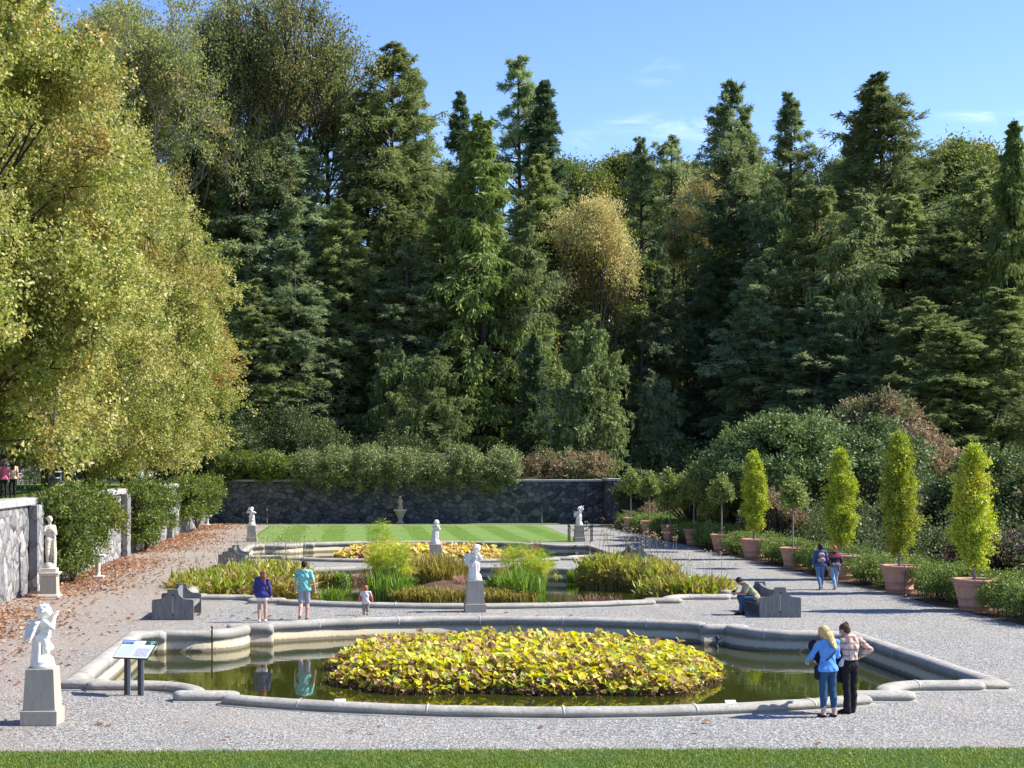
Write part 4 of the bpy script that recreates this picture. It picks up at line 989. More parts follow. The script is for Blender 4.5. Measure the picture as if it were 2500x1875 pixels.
round_tree('back_shrub', 'ochre low shrub behind the farthest pots', 21.8, 107, 2.0, 1.5, 'rust', 5000, 465, .15, .08)

# ------------------------------------------------------------------ terracotta pots, column trees, small standards, hedge pieces
POTP = [(.36, 0), (.43, .0), (.455, .03), (.46, .14), (.50, .15), (.51, .18), (.50, .21), (.475, .22), (.53, .42), (.555, .43), (.565, .455), (.545, .475), (.60, .70), (.64, .86), (.66, .87), (.67, .90), (.66, .93),
        (.70, .95), (.735, .98), (.74, 1.02), (.72, 1.045), (.63, 1.045), (.60, 1.02), (.58, .93), (.56, .90), (.0, .89)]
pm = MB(); pm.lathe(POTP[:-2], 40); pot_me = pm.build('pot_src', M['terracotta']); pot_mesh = pot_me.data
for p in pot_mesh.polygons: p.use_smooth = True
bpy.data.objects.remove(pot_me)
sm = MB(); sm.lathe([(.0, .93), (.3, .945), (.585, .93)], 24); so_ = sm.build('s', M['soil']); soil_mesh = so_.data; bpy.data.objects.remove(so_)
def column_mesh(seed, H, rad):
    r = R(seed); lumps = []
    for k in range(38):
        t = (k + .5) / 38; z = .42 + (H - .42) * t; pr = math.sin(min(1, t * 2.2 + .22) * PI / 2) ** .8 * (1 - max(0, t - .55) / .50) ** .55 * (.9 + .2 * r.rand())
        a = r.rand() * 6.28; lumps.append((math.cos(a) * rad * .42 * pr, math.sin(a) * rad * .42 * pr, z, rad * (.66 + .2 * r.rand()) * pr + .02, rad * (.66 + .2 * r.rand()) * pr + .02, .22))
    V, F, t = blob(seed, lumps, 24000, .085, .05, depth=.4, ragged=.6, up=.7); return np_mesh('crown', V, F, M['column'], False, t)
def small_trunk(seed, H, rad):
    r = R(seed); tr = trunk_pts(r, H, .005, 8, .01); V, F = tube_mesh(tr, np.full(len(tr), rad), 8); return np_mesh('trunk', V, F, M['bark_pale'], True)
def std_crown(seed):
    r = R(seed); lumps = [(0, 0, 0, .52, .52, .62)] + [((r.rand() - .5) * .7, (r.rand() - .5) * .7, (r.rand() - .4) * 1.0, .26, .26, .22) for k in range(12)] + [(.05, 0, .75, .16, .16, .35)]
    V, F, t = blob(seed, lumps, 4600, .13, .065, depth=.8, ragged=.5, up=.3); return np_mesh('crown', V, F, M['standard'], False, t)
colm = [column_mesh(600 + i, h, rd) for i, (h, rd) in enumerate([(4.05, .50), (4.6, .47), (4.1, .45), (4.1, .44)])]
ctr = small_trunk(610, 1.2, .055); strk = small_trunk(611, 2.0, .035); stds = [std_crown(620 + i) for i in range(3)]
kinds = ['c', 'c', 'c', 's', 'c', 's', 's', 's', 's', 's']
PL = ['nearest lime green column tree, standing in the nearest big pot', 'second lime column tree, tallest and most golden', 'third lime column tree, behind the two walking women', None, 'farthest lime column tree, in front of the glossy round tree']
SL = {3: 'small round headed tree between the third and the farthest lime columns', 5: 'first small standard tree beyond the farthest lime column', 6: 'second small standard beyond the farthest lime column', 7: 'third small standard beyond the farthest lime column', 8: 'fourth small standard beyond the farthest lime column', 9: 'last small standard, nearest the dark end wall'}
ordn = ['nearest', 'second', 'third', 'fourth', 'fifth', 'sixth', 'seventh', 'eighth', 'ninth', 'farthest']
ci = 0
for i in range(10):
    y = 47.2 + 6.48 * i; x = 19.35; rr = R(630 + i); s = .95 if kinds[i] == 'c' else .82
    p = thing('terracotta_pot', ordn[i] + ' large terracotta pot in the row along the hedge', 'plant pot', (x, y, 0), rr.rand() * 6, 'terracotta pots')
    for nm, me in (('pot', pot_mesh), ('soil', soil_mesh)): c = link(nm, me, p); c.scale = (s, s, s * (1 if kinds[i] == 'c' else 1.08))
    if kinds[i] == 'c':
        t = thing('column_tree', PL[i], 'tree', (x, y, .93), rr.rand() * 6, 'lime green column trees in pots'); link('trunk', ctr, t); link('crown', colm[ci], t); ci += 1
    else:
        t = thing('standard_tree', SL[i], 'tree', (x, y, .85), rr.rand() * 6, 'small round headed trees in pots'); link('trunk', strk, t); c = link('crown', stds[i % 3], t, (0, 0, 2.25)); sc = .95 + .2 * rr.rand(); c.scale = (sc, sc, sc)
HL = ['front hedge piece at the right edge, before the nearest pot', 'hedge piece between the nearest and second pots', 'hedge piece between the second and third pots', 'hedge piece between the third pot and the first small standard', 'hedge piece in front of the farthest lime column', 'hedge piece beyond the farthest lime column',
      'hedge piece between the first two small standards', 'hedge piece between the second and third small standards', 'hedge piece between the third and fourth small standards', 'hedge piece before the last small standard', 'last rounded hedge piece at the corner by the pier']
hm = [None] * 3
def hedge_mesh(seed):
    r = R(seed); lumps = []
    for k in range(30):
        lumps.append((.95 + (r.rand() - .5) * 1.9, -.15 + (r.rand() - .5) * 4.6, .52 + (r.rand() - .5) * .30, .5 + .14 * r.rand(), .7, .46 + .1 * r.rand()))
    V, F, t = blob(seed, lumps, 26000, .085, .05, depth=.5, ragged=.25); return np_mesh('foliage', V, F, M['hedge'], False, t)
hms = [hedge_mesh(640 + i) for i in range(3)]
hr = R(650); hA = [np.array([1 + (hr.rand() - .5) * 1.8, (hr.rand() - .5) * 4.2, 0]) for _ in range(60)]; hB = [a + np.array([(hr.rand() - .5) * .4, (hr.rand() - .5) * .4, .6]) for a in hA]
V, F = prisms(hA, hB, .018, .008, 4); hst = np_mesh('stems', V, F, M['bark'], True)
for i in range(11):
    y = 44.2 + 6.48 * i; rr = R(660 + i)
    o = thing('hedge', HL[i], 'hedge', (19.38, y, 0), 0, 'clipped hedge pieces between the pots')
    c = link('foliage', hms[i % 3], o); c.scale = (1, .98 + .1 * rr.rand(), .95 + .12 * rr.rand()); link('stems', hst, o)

# ------------------------------------------------------------------ water plants
def lotus_bed(name, label, seed, n, cx, cy, rx, ry, hmax, size, mat, zw=-.36, standup=.6):
    r = R(seed); a = r.rand(n) * 2 * PI; q = r.rand(n) ** .5
    ed = (np.abs(np.cos(a)) ** 3.2 + np.abs(np.sin(a)) ** 3.2) ** (-1 / 3.2) * (1 + .05 * np.sin(a * 5 + 1) + .04 * np.sin(a * 11))
    x = cx + rx * q * np.cos(a) * ed; y = cy + ry * q * np.sin(a) * ed
    hill_ = np.clip(1.25 - q ** 5, .15, 1)
    z = zw + hmax * hill_ * (.55 + .45 * r.rand(n)) * np.where(r.rand(n) < .05, 1.25, 1)
    low_ = r.rand(n) < .16; z = np.where(low_, zw + .02 + .15 * r.rand(n), z)
    k = 10; ang = np.linspace(0, 2 * PI, k, endpoint=False)
    rad = size * (.45 + .75 * r.rand(n)) * np.where(low_, .8, 1)
    tilt = rdir(r, n); tilt[:, 2] = np.abs(tilt[:, 2]) * .8 + standup; tilt[:, 0] += .25; tilt = norm(tilt)
    X = norm(np.cross(tilt, np.array([[0, 1., .01]]))); Y = np.cross(tilt, X); P = np.stack([x, y, z], -1)
    cup = (r.rand(n) - .35) * .9; ph = r.rand(n) * 6; wv = .10 + .22 * r.rand(n)
    V = [P - tilt * (rad * cup * .2)[:, None]]
    for j, t in enumerate(ang):
        rr = rad * (1 + .12 * np.sin(3 * t + ph)); h = rad * (cup * .55 + wv * np.sin(2 * t + ph) + .10 * np.sin(5 * t + ph * 2))
        V.append(P + X * (rr * math.cos(t))[:, None] + Y * (rr * math.sin(t))[:, None] + tilt * h[:, None])
    V = np.stack(V, 1).reshape(-1, 3); b = np.arange(n)[:, None] * (k + 1)
    F = np.concatenate([b + np.array([[0, 1 + j, 1 + (j + 1) % k]]) for j in range(k)])
    tint = r.rand(n); tint = np.where(tint < .13, tint, tint); tints = np.tile(tint, k) + .03 * (r.rand(n * k) - .5)
    # withered leaves: curled small brown quads, plus stalks
    m = n; wi = r.randint(0, n, m); Pw = P[wi] + r.normal(size=(m, 3)) * np.array([.15, .15, .05]); Pw[:, 2] = zw + (Pw[:, 2] - zw) * (.2 + .75 * r.rand(m))
    Vw, Fw = leaves(Pw, rdir(r, m) + np.array([0, 0, -.4]), rdir(r, m), size * .85 * (.5 + r.rand(m)), size * .5 * (.5 + r.rand(m)), .5)
    o1 = len(V); Fw = Fw + o1; V = np.concatenate([V, Vw])
    sk = P.copy(); sk[:, 2] = zw - .05; sk[:, :2] += r.normal(size=(n, 2)) * .06; Vs, Fs = prisms(sk, P, .009, .007, 3); Fs = Fs + len(V); V = np.concatenate([V, Vs])
    tt = np.concatenate([tints, .0 + .2 * r.rand(m), np.full(len(Fs), .10)])
    tt = np.clip(tt, 0, 1)
    return tag(link(name, np_mesh(name, V, [F, np.concatenate([Fw, Fs])], M[mat], False, tt)), label, kind='stuff')
lotus_bed('lotus_bed', 'dense bed of yellow lotus leaves in the nearest pool', 701, 12500, 3.95, 35.6, 4.4, 3.5, .66, .088, 'lotus')
lotus_bed('lotus_bed', 'bed of yellow lotus leaves in the farthest pool', 702, 3200, 3.6, 79.8, 4.4, 3.9, .62, .16, 'lotus_far')
def wplant(name, label, seed, n, px, py, rx, ry, top, mat, w=.06, lean=.35, curl=.5, hv=.35, clumps=0, cat_='water plant', z=-.36, Y=None, group=None, extra=None):
    Y = Y or 3274 * (4.5 - z) / (py - 1007); x = hz_(px, Y); h = top_(top, Y) - z
    o = thing(name, label, cat_, (x, Y, z), 0, group)
    blade_obj('leaves', seed, n, 0, 0, rx, ry, 0, h * .8, h * hv, w, mat, lean, curl, o, .75, clumps)
    return o, x, Y, h
# big canna-like clumps (thalia) with tall dry flower stalks
def thalia(label, seed, n, px, Y, rx, ry, top, z=-.36, dry=30):
    x = hz_(px, Y); h = (top_(top, Y) - z) * 1.18; o = thing('canna_clump', label, 'water plant', (x, Y, z), 0, 'broad leaved yellow green water plants')
    r = R(seed); a = r.rand(n) * 6.283; q = r.rand(n) ** .5; P = np.stack([rx * q * np.cos(a), ry * q * np.sin(a), np.zeros(n)], -1)
    hh = h * (.25 + .75 * r.rand(n)) * (1 - .25 * q ** 2); tips = P.copy(); tips[:, 2] = hh * .72; tips[:, :2] += r.normal(size=(n, 2)) * .10
    V1, F1 = prisms(P, tips, .012, .009, 3)
    D = rdir(r, n) * .75; D[:, 2] = np.abs(D[:, 2]) + .45; V2, F2 = leaves(tips, D, rdir(r, n), .42 * (.6 + .6 * r.rand(n)), .115 * (.6 + .7 * r.rand(n)), .15, .4)
    D = rdir(r, n); D[:, 2] = np.abs(D[:, 2]) * .6 - .1; mid = P * .4 + tips * .6; V3, F3 = leaves(mid, D, rdir(r, n), .42 * (.6 + .6 * r.rand(n)), .10, .2, .45)
    V, F = cat([(V1, F1), (V2, F2), (V3, F3)]); t = np.concatenate([np.full(len(F1), .3), .25 + .75 * r.rand(n), .75 * r.rand(n)])
    link('leaves', np_mesh('leaves', V, F, M['thalia'], False, t), o)
    if dry:
        a = r.rand(dry) * 6.283; q = r.rand(dry) ** .5; P = np.stack([rx * q * np.cos(a), ry * q * np.sin(a), np.full(dry, h * .4)], -1); T = P.copy(); T[:, 2] = h * (1.2 + .45 * r.rand(dry)); T[:, :2] += r.normal(size=(dry, 2)) * .22
        V, F = prisms(P, T, .009, .005, 3); k = dry * 5; Pk = T[np.repeat(np.arange(dry), 5)] + r.normal(size=(k, 3)) * .05; V2, F2 = leaves(Pk, rdir(r, k) + np.array([0, 0, -.5]), rdir(r, k), .08, .035)
        V, F = cat([(V, F), (V2, F2)]); link('stalks', np_mesh('stalks', V, F, M['drystalk'], False, r.rand(len(F))), o)
    return o
thalia('big ochre and green clump in the left end of the middle pool', 711, 1500, 470, 56.5, 1.7, 2.6, 1232, dry=20)
thalia('yellow green clump between the girl in shorts and the left bench', 712, 1300, 560, 58, 1.9, 3.2, 1210, dry=26)
thalia('brown stalked clump just left of the man in the turquoise shirt', 713, 900, 618, 60, 1.1, 2.6, 1218, dry=16)
thalia('dark based clump right of the right hand papyrus in the middle pool', 714, 1100, 1318, 60.5, 1.25, 1.4, 1192, dry=26)
thalia('yellow green clump in the right end of the middle pool', 715, 1100, 1405, 59.5, 1.15, 1.4, 1205, dry=34)
thalia('low clump at the right end of the near kerb of the middle pool', 716, 800, 1505, 53.6, 1.25, .9, 1246, dry=26)
thalia('small green clump beside the near kerb left of the low clump', 717, 420, 1420, 53.8, .65, .8, 1252, dry=4)
# papyrus
def papyrus(label, seed, px, Y, rx, ry, top, n, z=-.36, ray=.42, stem=True):
    x = hz_(px, Y); h = top_(top, Y) - z; o = thing('papyrus', label, 'water plant', (x, Y, z), 0, 'papyrus clumps in the middle pool')
    r = R(seed); a = r.rand(n) * 6.283; q = r.rand(n) ** .5; P = np.stack([rx * .45 * q * np.cos(a), ry * .45 * q * np.sin(a), np.zeros(n)], -1)
    T = P.copy(); T[:, :2] *= 2.1; T[:, 2] = h * (.38 + .6 * r.rand(n) * (1 - .3 * q)); V, F = prisms(P, T, .011, .007, 3)
    link('stems', np_mesh('stems', V, F, M['reed'], False, r.rand(len(F)) * .6), o)
    k = 90; c = np.repeat(T, k, 0); d = rdir(r, n * k); d[:, 2] = d[:, 2] * .75 + .25; rl = ray * (.6 + .5 * r.rand(n * k)); m = c + d * rl[:, None] * .6; e = c + d * rl[:, None]; e[:, 2] -= rl * .30
    V1, F1 = leaves(c, m - c, rdir(r, n * k), rl * .62, .011, 0); V2, F2 = leaves(m, e - m, rdir(r, n * k), rl * .5, .014, 0); V, F = cat([(V1, F1), (V2, F2)])
    t = np.clip(np.tile(np.repeat(r.rand(n), k), 2) * .7 + .3 * r.rand(len(F)), 0, 1); link('umbels', np_mesh('umbels', V, F, M['papyrus'], False, t), o); return o
papyrus('left papyrus clump, feathery yellow green, in the middle pool', 721, 835, 56.5, 1.05, .9, 1158, 46)
papyrus('tall thin papyrus behind the left papyrus clump', 722, 822, 61, .42, .3, 1118, 12)
papyrus('right papyrus clump, yellow and feathery, behind the centre statue', 723, 1132, 57, 1.0, .9, 1166, 44)
papyrus('small low papyrus right of the right hand clump', 724, 1185, 58.5, .5, .5, 1205, 9, ray=.3)
RG = 'reeds and sedges of the middle pool'
wplant('reed_clump', 'bright green reeds at the foot of the left papyrus', 731, 700, 832, 1286, .75, .8, 1222, 'reed', .035, .22, .3, Y=55.6, group=RG)
wplant('reed_clump', 'bright green reeds at the foot of the right papyrus', 732, 800, 1128, 1288, .85, .8, 1222, 'reed', .035, .22, .3, Y=55.6, group=RG)
wplant('reed_clump', 'tuft of green reeds against the near kerb, right of the man in the turquoise shirt', 733, 170, 718, 1296, .42, .4, 1262, 'reed', .035, .5, .5, Y=54.6, group=RG)
wplant('sedge_clump', 'ochre sedge mass behind the soil mound', 734, 2200, 942, 1240, 1.3, 1.6, 1188, 'sedge', .04, .3, .4, Y=62.0, group=RG)
wplant('sedge_clump', 'low ochre sedge along the near side of the soil mound, left', 735, 1500, 915, 1290, 1.5, .9, 1262, 'sedge', .035, .5, .5, Y=55.2, group=RG)
wplant('sedge_clump', 'low ochre sedge along the near side of the soil mound, right', 736, 1500, 1085, 1290, 1.3, .9, 1264, 'sedge', .035, .5, .5, Y=55.2, group=RG)
wplant('arrowhead_clump', 'broad green leaves right of the centre statue', 737, 420, 1090, 1270, .6, .7, 1236, 'reed', .10, .6, .6, Y=57.5, group=RG)
wplant('arrowhead_clump', 'broad green leaves left beside the soil mound', 738, 320, 872, 1270, .45, .7, 1238, 'reed', .09, .6, .6, Y=58, group=RG)
wplant('reed_clump', 'pale reeds near the far kerb, left of the right hand brown stalked clump', 739, 500, 1262, 1250, .75, .5, 1220, 'reed', .03, .3, .4, Y=63.4, group=RG)
wplant('sedge_clump', 'thin sedge in open water behind the man in the turquoise shirt', 740, 160, 708, 1256, .4, .4, 1226, 'sedge', .035, .6, .6, Y=63.0, group=RG)
wplant('sedge_clump', 'small spiky sedge tuft right of the thin sedge', 741, 140, 742, 1258, .35, .3, 1226, 'reed', .035, .7, .6, Y=62.6, group=RG)
wplant('red_stemmed_plant', 'reddish low plant near the far kerb, left of the left papyrus', 742, 260, 790, 1252, .7, .5, 1226, 'redplant', .03, .5, .5, Y=63.6, group=RG)
wplant('red_stemmed_plant', 'reddish twigs on the soil mound left of the centre statue', 743, 200, 1000, 1262, .35, .5, 1235, 'redplant', .02, .6, .4, Y=58.4, group=RG, z=-.1)
wplant('red_stemmed_plant', 'reddish twigs near the far kerb right of the centre statue', 744, 160, 1100, 1245, .5, .4, 1210, 'redplant', .02, .5, .4, Y=63.8, group=RG)
wplant('red_stemmed_plant', 'brown seed heads beside the far side of the farthest pool', 745, 60, 1158, 1185, .3, .3, 1158, 'redplant', .02, .4, .4, Y=84, group=RG)
wplant('sedge_clump', 'dry stubble in the water below the right hand clumps', 746, 140, 1290, 1290, .9, .3, 1278, 'redplant', .02, .8, .5, Y=54.4, group=RG)
# ---- soil mound
r = R(750); nx = 28; V = []; 
for j in range(9):
    for i in range(nx):
        a = i / nx * 2 * PI; q = 1 - j / 8; V.append((q * 1.5 * math.cos(a) * (1 + .06 * math.sin(a * 5)), q * 1.9 * math.sin(a), -.38 + .42 * (1 - q ** 2) + .05 * r.rand()))
F = [(j * nx + i, j * nx + (i + 1) % nx, (j + 1) * nx + (i + 1) % nx, (j + 1) * nx + i) for j in range(8) for i in range(nx)]
tag(link('soil_mound', np_mesh('soil_mound', V, np.array(F), M['mulch'], True), None, (3.75, 58.6, 0)), kind='structure')
# ---- fallen leaves, grass blades
r = R(760); n = 12000; x = -11.4 + np.abs(r.normal(size=n)) * 1.5; x = np.where(r.rand(n) < .10, -11.4 + 9.5 * r.rand(n), x); y = 26 + 92 * r.rand(n); cl = np.sin(y * .35) * np.sin(y * .13 + 1) + r.rand(n) * 1.3; keep = (cl > .15) & (x > -11.4)
x, y = x[keep], y[keep]; n = len(x); x2 = 19 * r.rand(700) - 11; y2 = 24.5 + 90 * r.rand(700); x = np.concatenate([x, x2]); y = np.concatenate([y, y2]); n = len(x)
P = np.stack([x, y, .012 + .03 * r.rand(n)], -1)
inp = np.zeros(n, bool)
for (y0, dep) in POOLS: inp |= (np.abs(x - AX) < 9.9) & (y > y0 - .3) & (y < y0 + dep + .3)
P = P[~inp]; n = len(P); D = rdir(r, n); D[:, 2] *= .15; Nn = rdir(r, n) * .5; Nn[:, 2] += 1; V, F = leaves(P, D, Nn, .15 * (.6 + .7 * r.rand(n)), .11 * (.6 + .7 * r.rand(n)), .3)
tag(link('fallen_leaves', np_mesh('fallen_leaves', V, F, M['litter'], False, r.rand(n))), kind='stuff')
r = R(761); n = 120000; x = -8 + 21 * r.rand(n); yb = 23.62 + .0085 * (x + 8) / 1.0 * 2.2; y = 21.5 + (yb + .02 + .07 * r.rand(n) * (1 + np.sin(x * 5.3) * np.sin(x * 2.1)) - 21.5) * r.rand(n) ** .8
V, Q, T, ti = blades(r, np.stack([x, y, np.full(n, .01)], -1), .035 + .035 * r.rand(n), .006 + .006 * r.rand(n), .7, .6)
tag(link('grass_blades', np_mesh('grass_blades', V, [Q, T], M['blade'], False, r.rand(n)[ti])), kind='stuff')
# ------------------------------------------------------------------ figures: one continuous surface grown round a posed skeleton
def surface_nets(Fv, org, h):
    s = Fv < 0; nx, ny, nz = Fv.shape
    c = [s[i:nx - 1 + i, j:ny - 1 + j, k:nz - 1 + k] for i in (0, 1) for j in (0, 1) for k in (0, 1)]
    cnt = sum(x.astype(np.int8) for x in c); act = (cnt > 0) & (cnt < 8)
    ia = np.argwhere(act); idx = -np.ones(act.shape, np.int32); idx[act] = np.arange(len(ia))
    acc = np.zeros((len(ia), 3)); w = np.zeros(len(ia)); I, J, K = ia.T
    for ax in range(3):
        o = [0, 1]
        for a in o:
            for b in o:
                d0 = [0, 0, 0]; other = [q for q in range(3) if q != ax]; d0[other[0]] = a; d0[other[1]] = b; d1 = list(d0); d1[ax] = 1
                f0 = Fv[I + d0[0], J + d0[1], K + d0[2]]; f1 = Fv[I + d1[0], J + d1[1], K + d1[2]]
                m = (f0 < 0) != (f1 < 0); t = np.where(m, f0 / np.where(m, f0 - f1, 1), 0)
                p = np.stack([np.full(len(ia), float(d0[0])), np.full(len(ia), float(d0[1])), np.full(len(ia), float(d0[2]))], -1); p[:, ax] = t
                acc += p * m[:, None]; w += m
    V = (ia + acc / np.maximum(w, 1)[:, None]) * h + org
    Fs = []
    for ax in range(3):
        a, b = [(1, 2), (2, 0), (0, 1)][ax]
        s0 = np.take(s, range(s.shape[ax] - 1), ax); s1 = np.take(s, range(1, s.shape[ax]), ax)
        for (m, flip) in ((s0 & ~s1, False), (~s0 & s1, True)):
            e = np.argwhere(m); e = e[(e[:, a] > 0) & (e[:, b] > 0) & (e[:, a] < act.shape[a]) & (e[:, b] < act.shape[b])]
            q = []
            for (da, db) in ((0, 0), (1, 0), (1, 1), (0, 1)):
                g = e.copy(); g[:, a] -= 1 - da; g[:, b] -= 1 - db; q.append(idx[g[:, 0], g[:, 1], g[:, 2]])
            q = np.stack(q, -1); q = q[(q >= 0).all(1)]
            Fs.append(q[:, ::-1] if flip else q)
    return V, np.concatenate(Fs)
class Sdf:
    def __init__(s): s.p = []
    def cap(s, a, b, ra, rb=None, k=.02, flat=None):
        s.p.append(('c', np.array(a, float), np.array(b, float), ra, ra if rb is None else rb, k)); return s
    def chain(s, pts, rs, k=.02):
        for (a, b, x, y) in zip(pts[:-1], pts[1:], rs[:-1], rs[1:]): s.cap(a, b, x, y, k)
        return s
    def ell(s, c, r, k=.02, rot=None):
        s.p.append(('e', np.array(c, float), np.array(r, float), rot, None, k)); return s
    def build(s, name, mat, h=.012, clip=(), parent=None, wrinkle=0, wf=30, loc=(0, 0, 0), seed=0):
        lo = np.full(3, 1e9); hi = -lo
        for q in s.p:
            if q[0] == 'c':
                m = max(q[3], q[4]) + .02; lo = np.minimum(lo, np.minimum(q[1], q[2]) - m); hi = np.maximum(hi, np.maximum(q[1], q[2]) + m)
            else: m = q[2].max() + .02; lo = np.minimum(lo, q[1] - m); hi = np.maximum(hi, q[1] + m)
        lo -= 2 * h; n = np.ceil((hi - lo) / h).astype(int) + 3
        G = [lo[i] + h * np.arange(n[i]) for i in range(3)]; Fv = np.full(n, .2, np.float32)
        for q in s.p:
            mar = .05 + h * 2
            if q[0] == 'c': m = max(q[3], q[4]) + mar; l = np.minimum(q[1], q[2]) - m; u = np.maximum(q[1], q[2]) + m
            else: m = q[2].max() + mar; l = q[1] - m; u = q[1] + m
            i0 = np.maximum(0, ((l - lo) / h).astype(int)); i1 = np.minimum(n, ((u - lo) / h).astype(int) + 2)
            sl = tuple(slice(a, b) for a, b in zip(i0, i1)); X = np.stack(np.meshgrid(*[G[i][sl[i]] for i in range(3)], indexing='ij'), -1)
            if q[0] == 'c':
                ba = q[2] - q[1]; L2 = max(ba @ ba, 1e-9); t = np.clip(((X - q[1]) @ ba) / L2, 0, 1); d = np.linalg.norm(X - q[1] - t[..., None] * ba, axis=-1) - (q[3] + (q[4] - q[3]) * t)
            else:
                Y = X - q[1]
                if q[3] is not None: Y = Y @ np.array(q[3])
                rr = np.linalg.norm(Y / q[2], axis=-1); d = (rr - 1) * q[2].min() * (1 if q[2].min() > .6 * q[2].max() else 1.25)
            k = q[5]; f = Fv[sl]; hh = np.clip(.5 + .5 * (d - f) / k, 0, 1); Fv[sl] = d * (1 - hh) + f * hh - k * hh * (1 - hh)
        if wrinkle:
            X, Y, Z = np.meshgrid(*G, indexing='ij')
            Fv += wrinkle * (np.sin(Z * wf + 5 * np.sin(X * wf * .35 + seed) + 3 * np.sin(Y * wf * .4)) + .5 * np.sin(X * wf * 1.1 + Z * wf * .4 + seed))
        for (pt, nn) in clip:
            X, Y, Z = np.meshgrid(*G, indexing='ij'); d = (X - pt[0]) * nn[0] + (Y - pt[1]) * nn[1] + (Z - pt[2]) * nn[2]; Fv = np.maximum(Fv, d)
        V, F = surface_nets(Fv.astype(np.float64), lo, h)
        me = np_mesh(name, V, F, mat, True); return link(name, me, parent, loc)
def rotm(rx=0, ry=0, rz=0):
    from mathutils import Euler
    return np.array(Euler((rx, ry, rz)).to_matrix())
def v3(*a): return np.array(a, float)
def hand(S, w, d, palm, side, sz=1.0, curl=.5, k=.008):
    """w wrist, d direction of the hand, palm = normal of the palm, side +1/-1 where the thumb leaves"""
    d = d / np.linalg.norm(d); palm = palm - d * (palm @ d); palm = palm / np.linalg.norm(palm); s = np.cross(d, palm) * side
    c = w + d * .045 * sz; S.cap(w, c, .026 * sz, .03 * sz, .015)
    for i, (o, ln) in enumerate(((-.030, .062), (-.010, .074), (.011, .070), (.030, .054))):
        S.cap(w + d * .02 * sz + s * o * .5 * sz, w + d * .085 * sz + s * o * sz, .015 * sz, .0115 * sz, k)
        b = w + d * .085 * sz + s * o * sz; m = b + (d * math.cos(curl * .7) + palm * math.sin(curl * .7)) * ln * .55 * sz
        e = m + (d * math.cos(curl * 1.7) + palm * math.sin(curl * 1.7)) * ln * .5 * sz; S.cap(b, m, .0105 * sz, .0095 * sz, k); S.cap(m, e, .0095 * sz, .0075 * sz, k)
    t0 = w + d * .03 * sz - s * .025 * sz; t1 = t0 + (d * .75 - s * .6 + palm * .25) * .04 * sz; t2 = t1 + (d * .95 - s * .15 + palm * .35) * .03 * sz
    S.cap(t0, t1, .014 * sz, .011 * sz, k); S.cap(t1, t2, .011 * sz, .009 * sz, k)

def flat(c): 
    return c
_cm = {}
def cloth(name, color, rough=.85, var=.12, scale=30):
    if name not in _cm: _cm[name] = plain(name, color, rough, var, scale, .15, .3)
    return _cm[name]
def plaid():
    if 'plaid' in _cm: return _cm['plaid']
    m, nt = newmat('plaid'); sp_ = N(nt, 'ShaderNodeSeparateXYZ'); L(nt, obj_pos(nt), sp_.inputs[0]); c = (.66, .50, .42)
    for ax, sc in ((0, 60), (2, 55)):
        a = N(nt, 'ShaderNodeMath', operation='MULTIPLY'); L(nt, sp_.outputs[ax], a.inputs[0]); a.inputs[1].default_value = sc
        s = N(nt, 'ShaderNodeMath', operation='SINE'); L(nt, a.outputs[0], s.inputs[0]); r_ = ramp(nt, [(.3, (0, 0, 0)), (.8, (.85, .85, .85))]); L(nt, s.outputs[0], r_.inputs[0]); c = mix(nt, r_.outputs[0], c, (.36, .20, .16) if ax else (.48, .33, .27))
    finish(nt, c, .9, None, .1); _cm['plaid'] = m; return m
def floral():
    if 'floral' in _cm: return _cm['floral']
    m, nt = newmat('floral'); f = noise(nt, 16, 3, .6, obj_pos(nt), 1.5)
    finish(nt, ramp(nt, [(.42, (.10, .33, .33)), (.5, (.25, .60, .50)), (.62, (.32, .66, .56)), (.7, (.14, .42, .42))], f).outputs[0], .85, None, .15); _cm['floral'] = m; return m
SKIN = plain('skin', (.55, .31, .22), .55, .08, 20, .3, .05); SKIN2 = plain('skin_tan', (.42, .22, .14), .55, .08, 20, .3, .05)
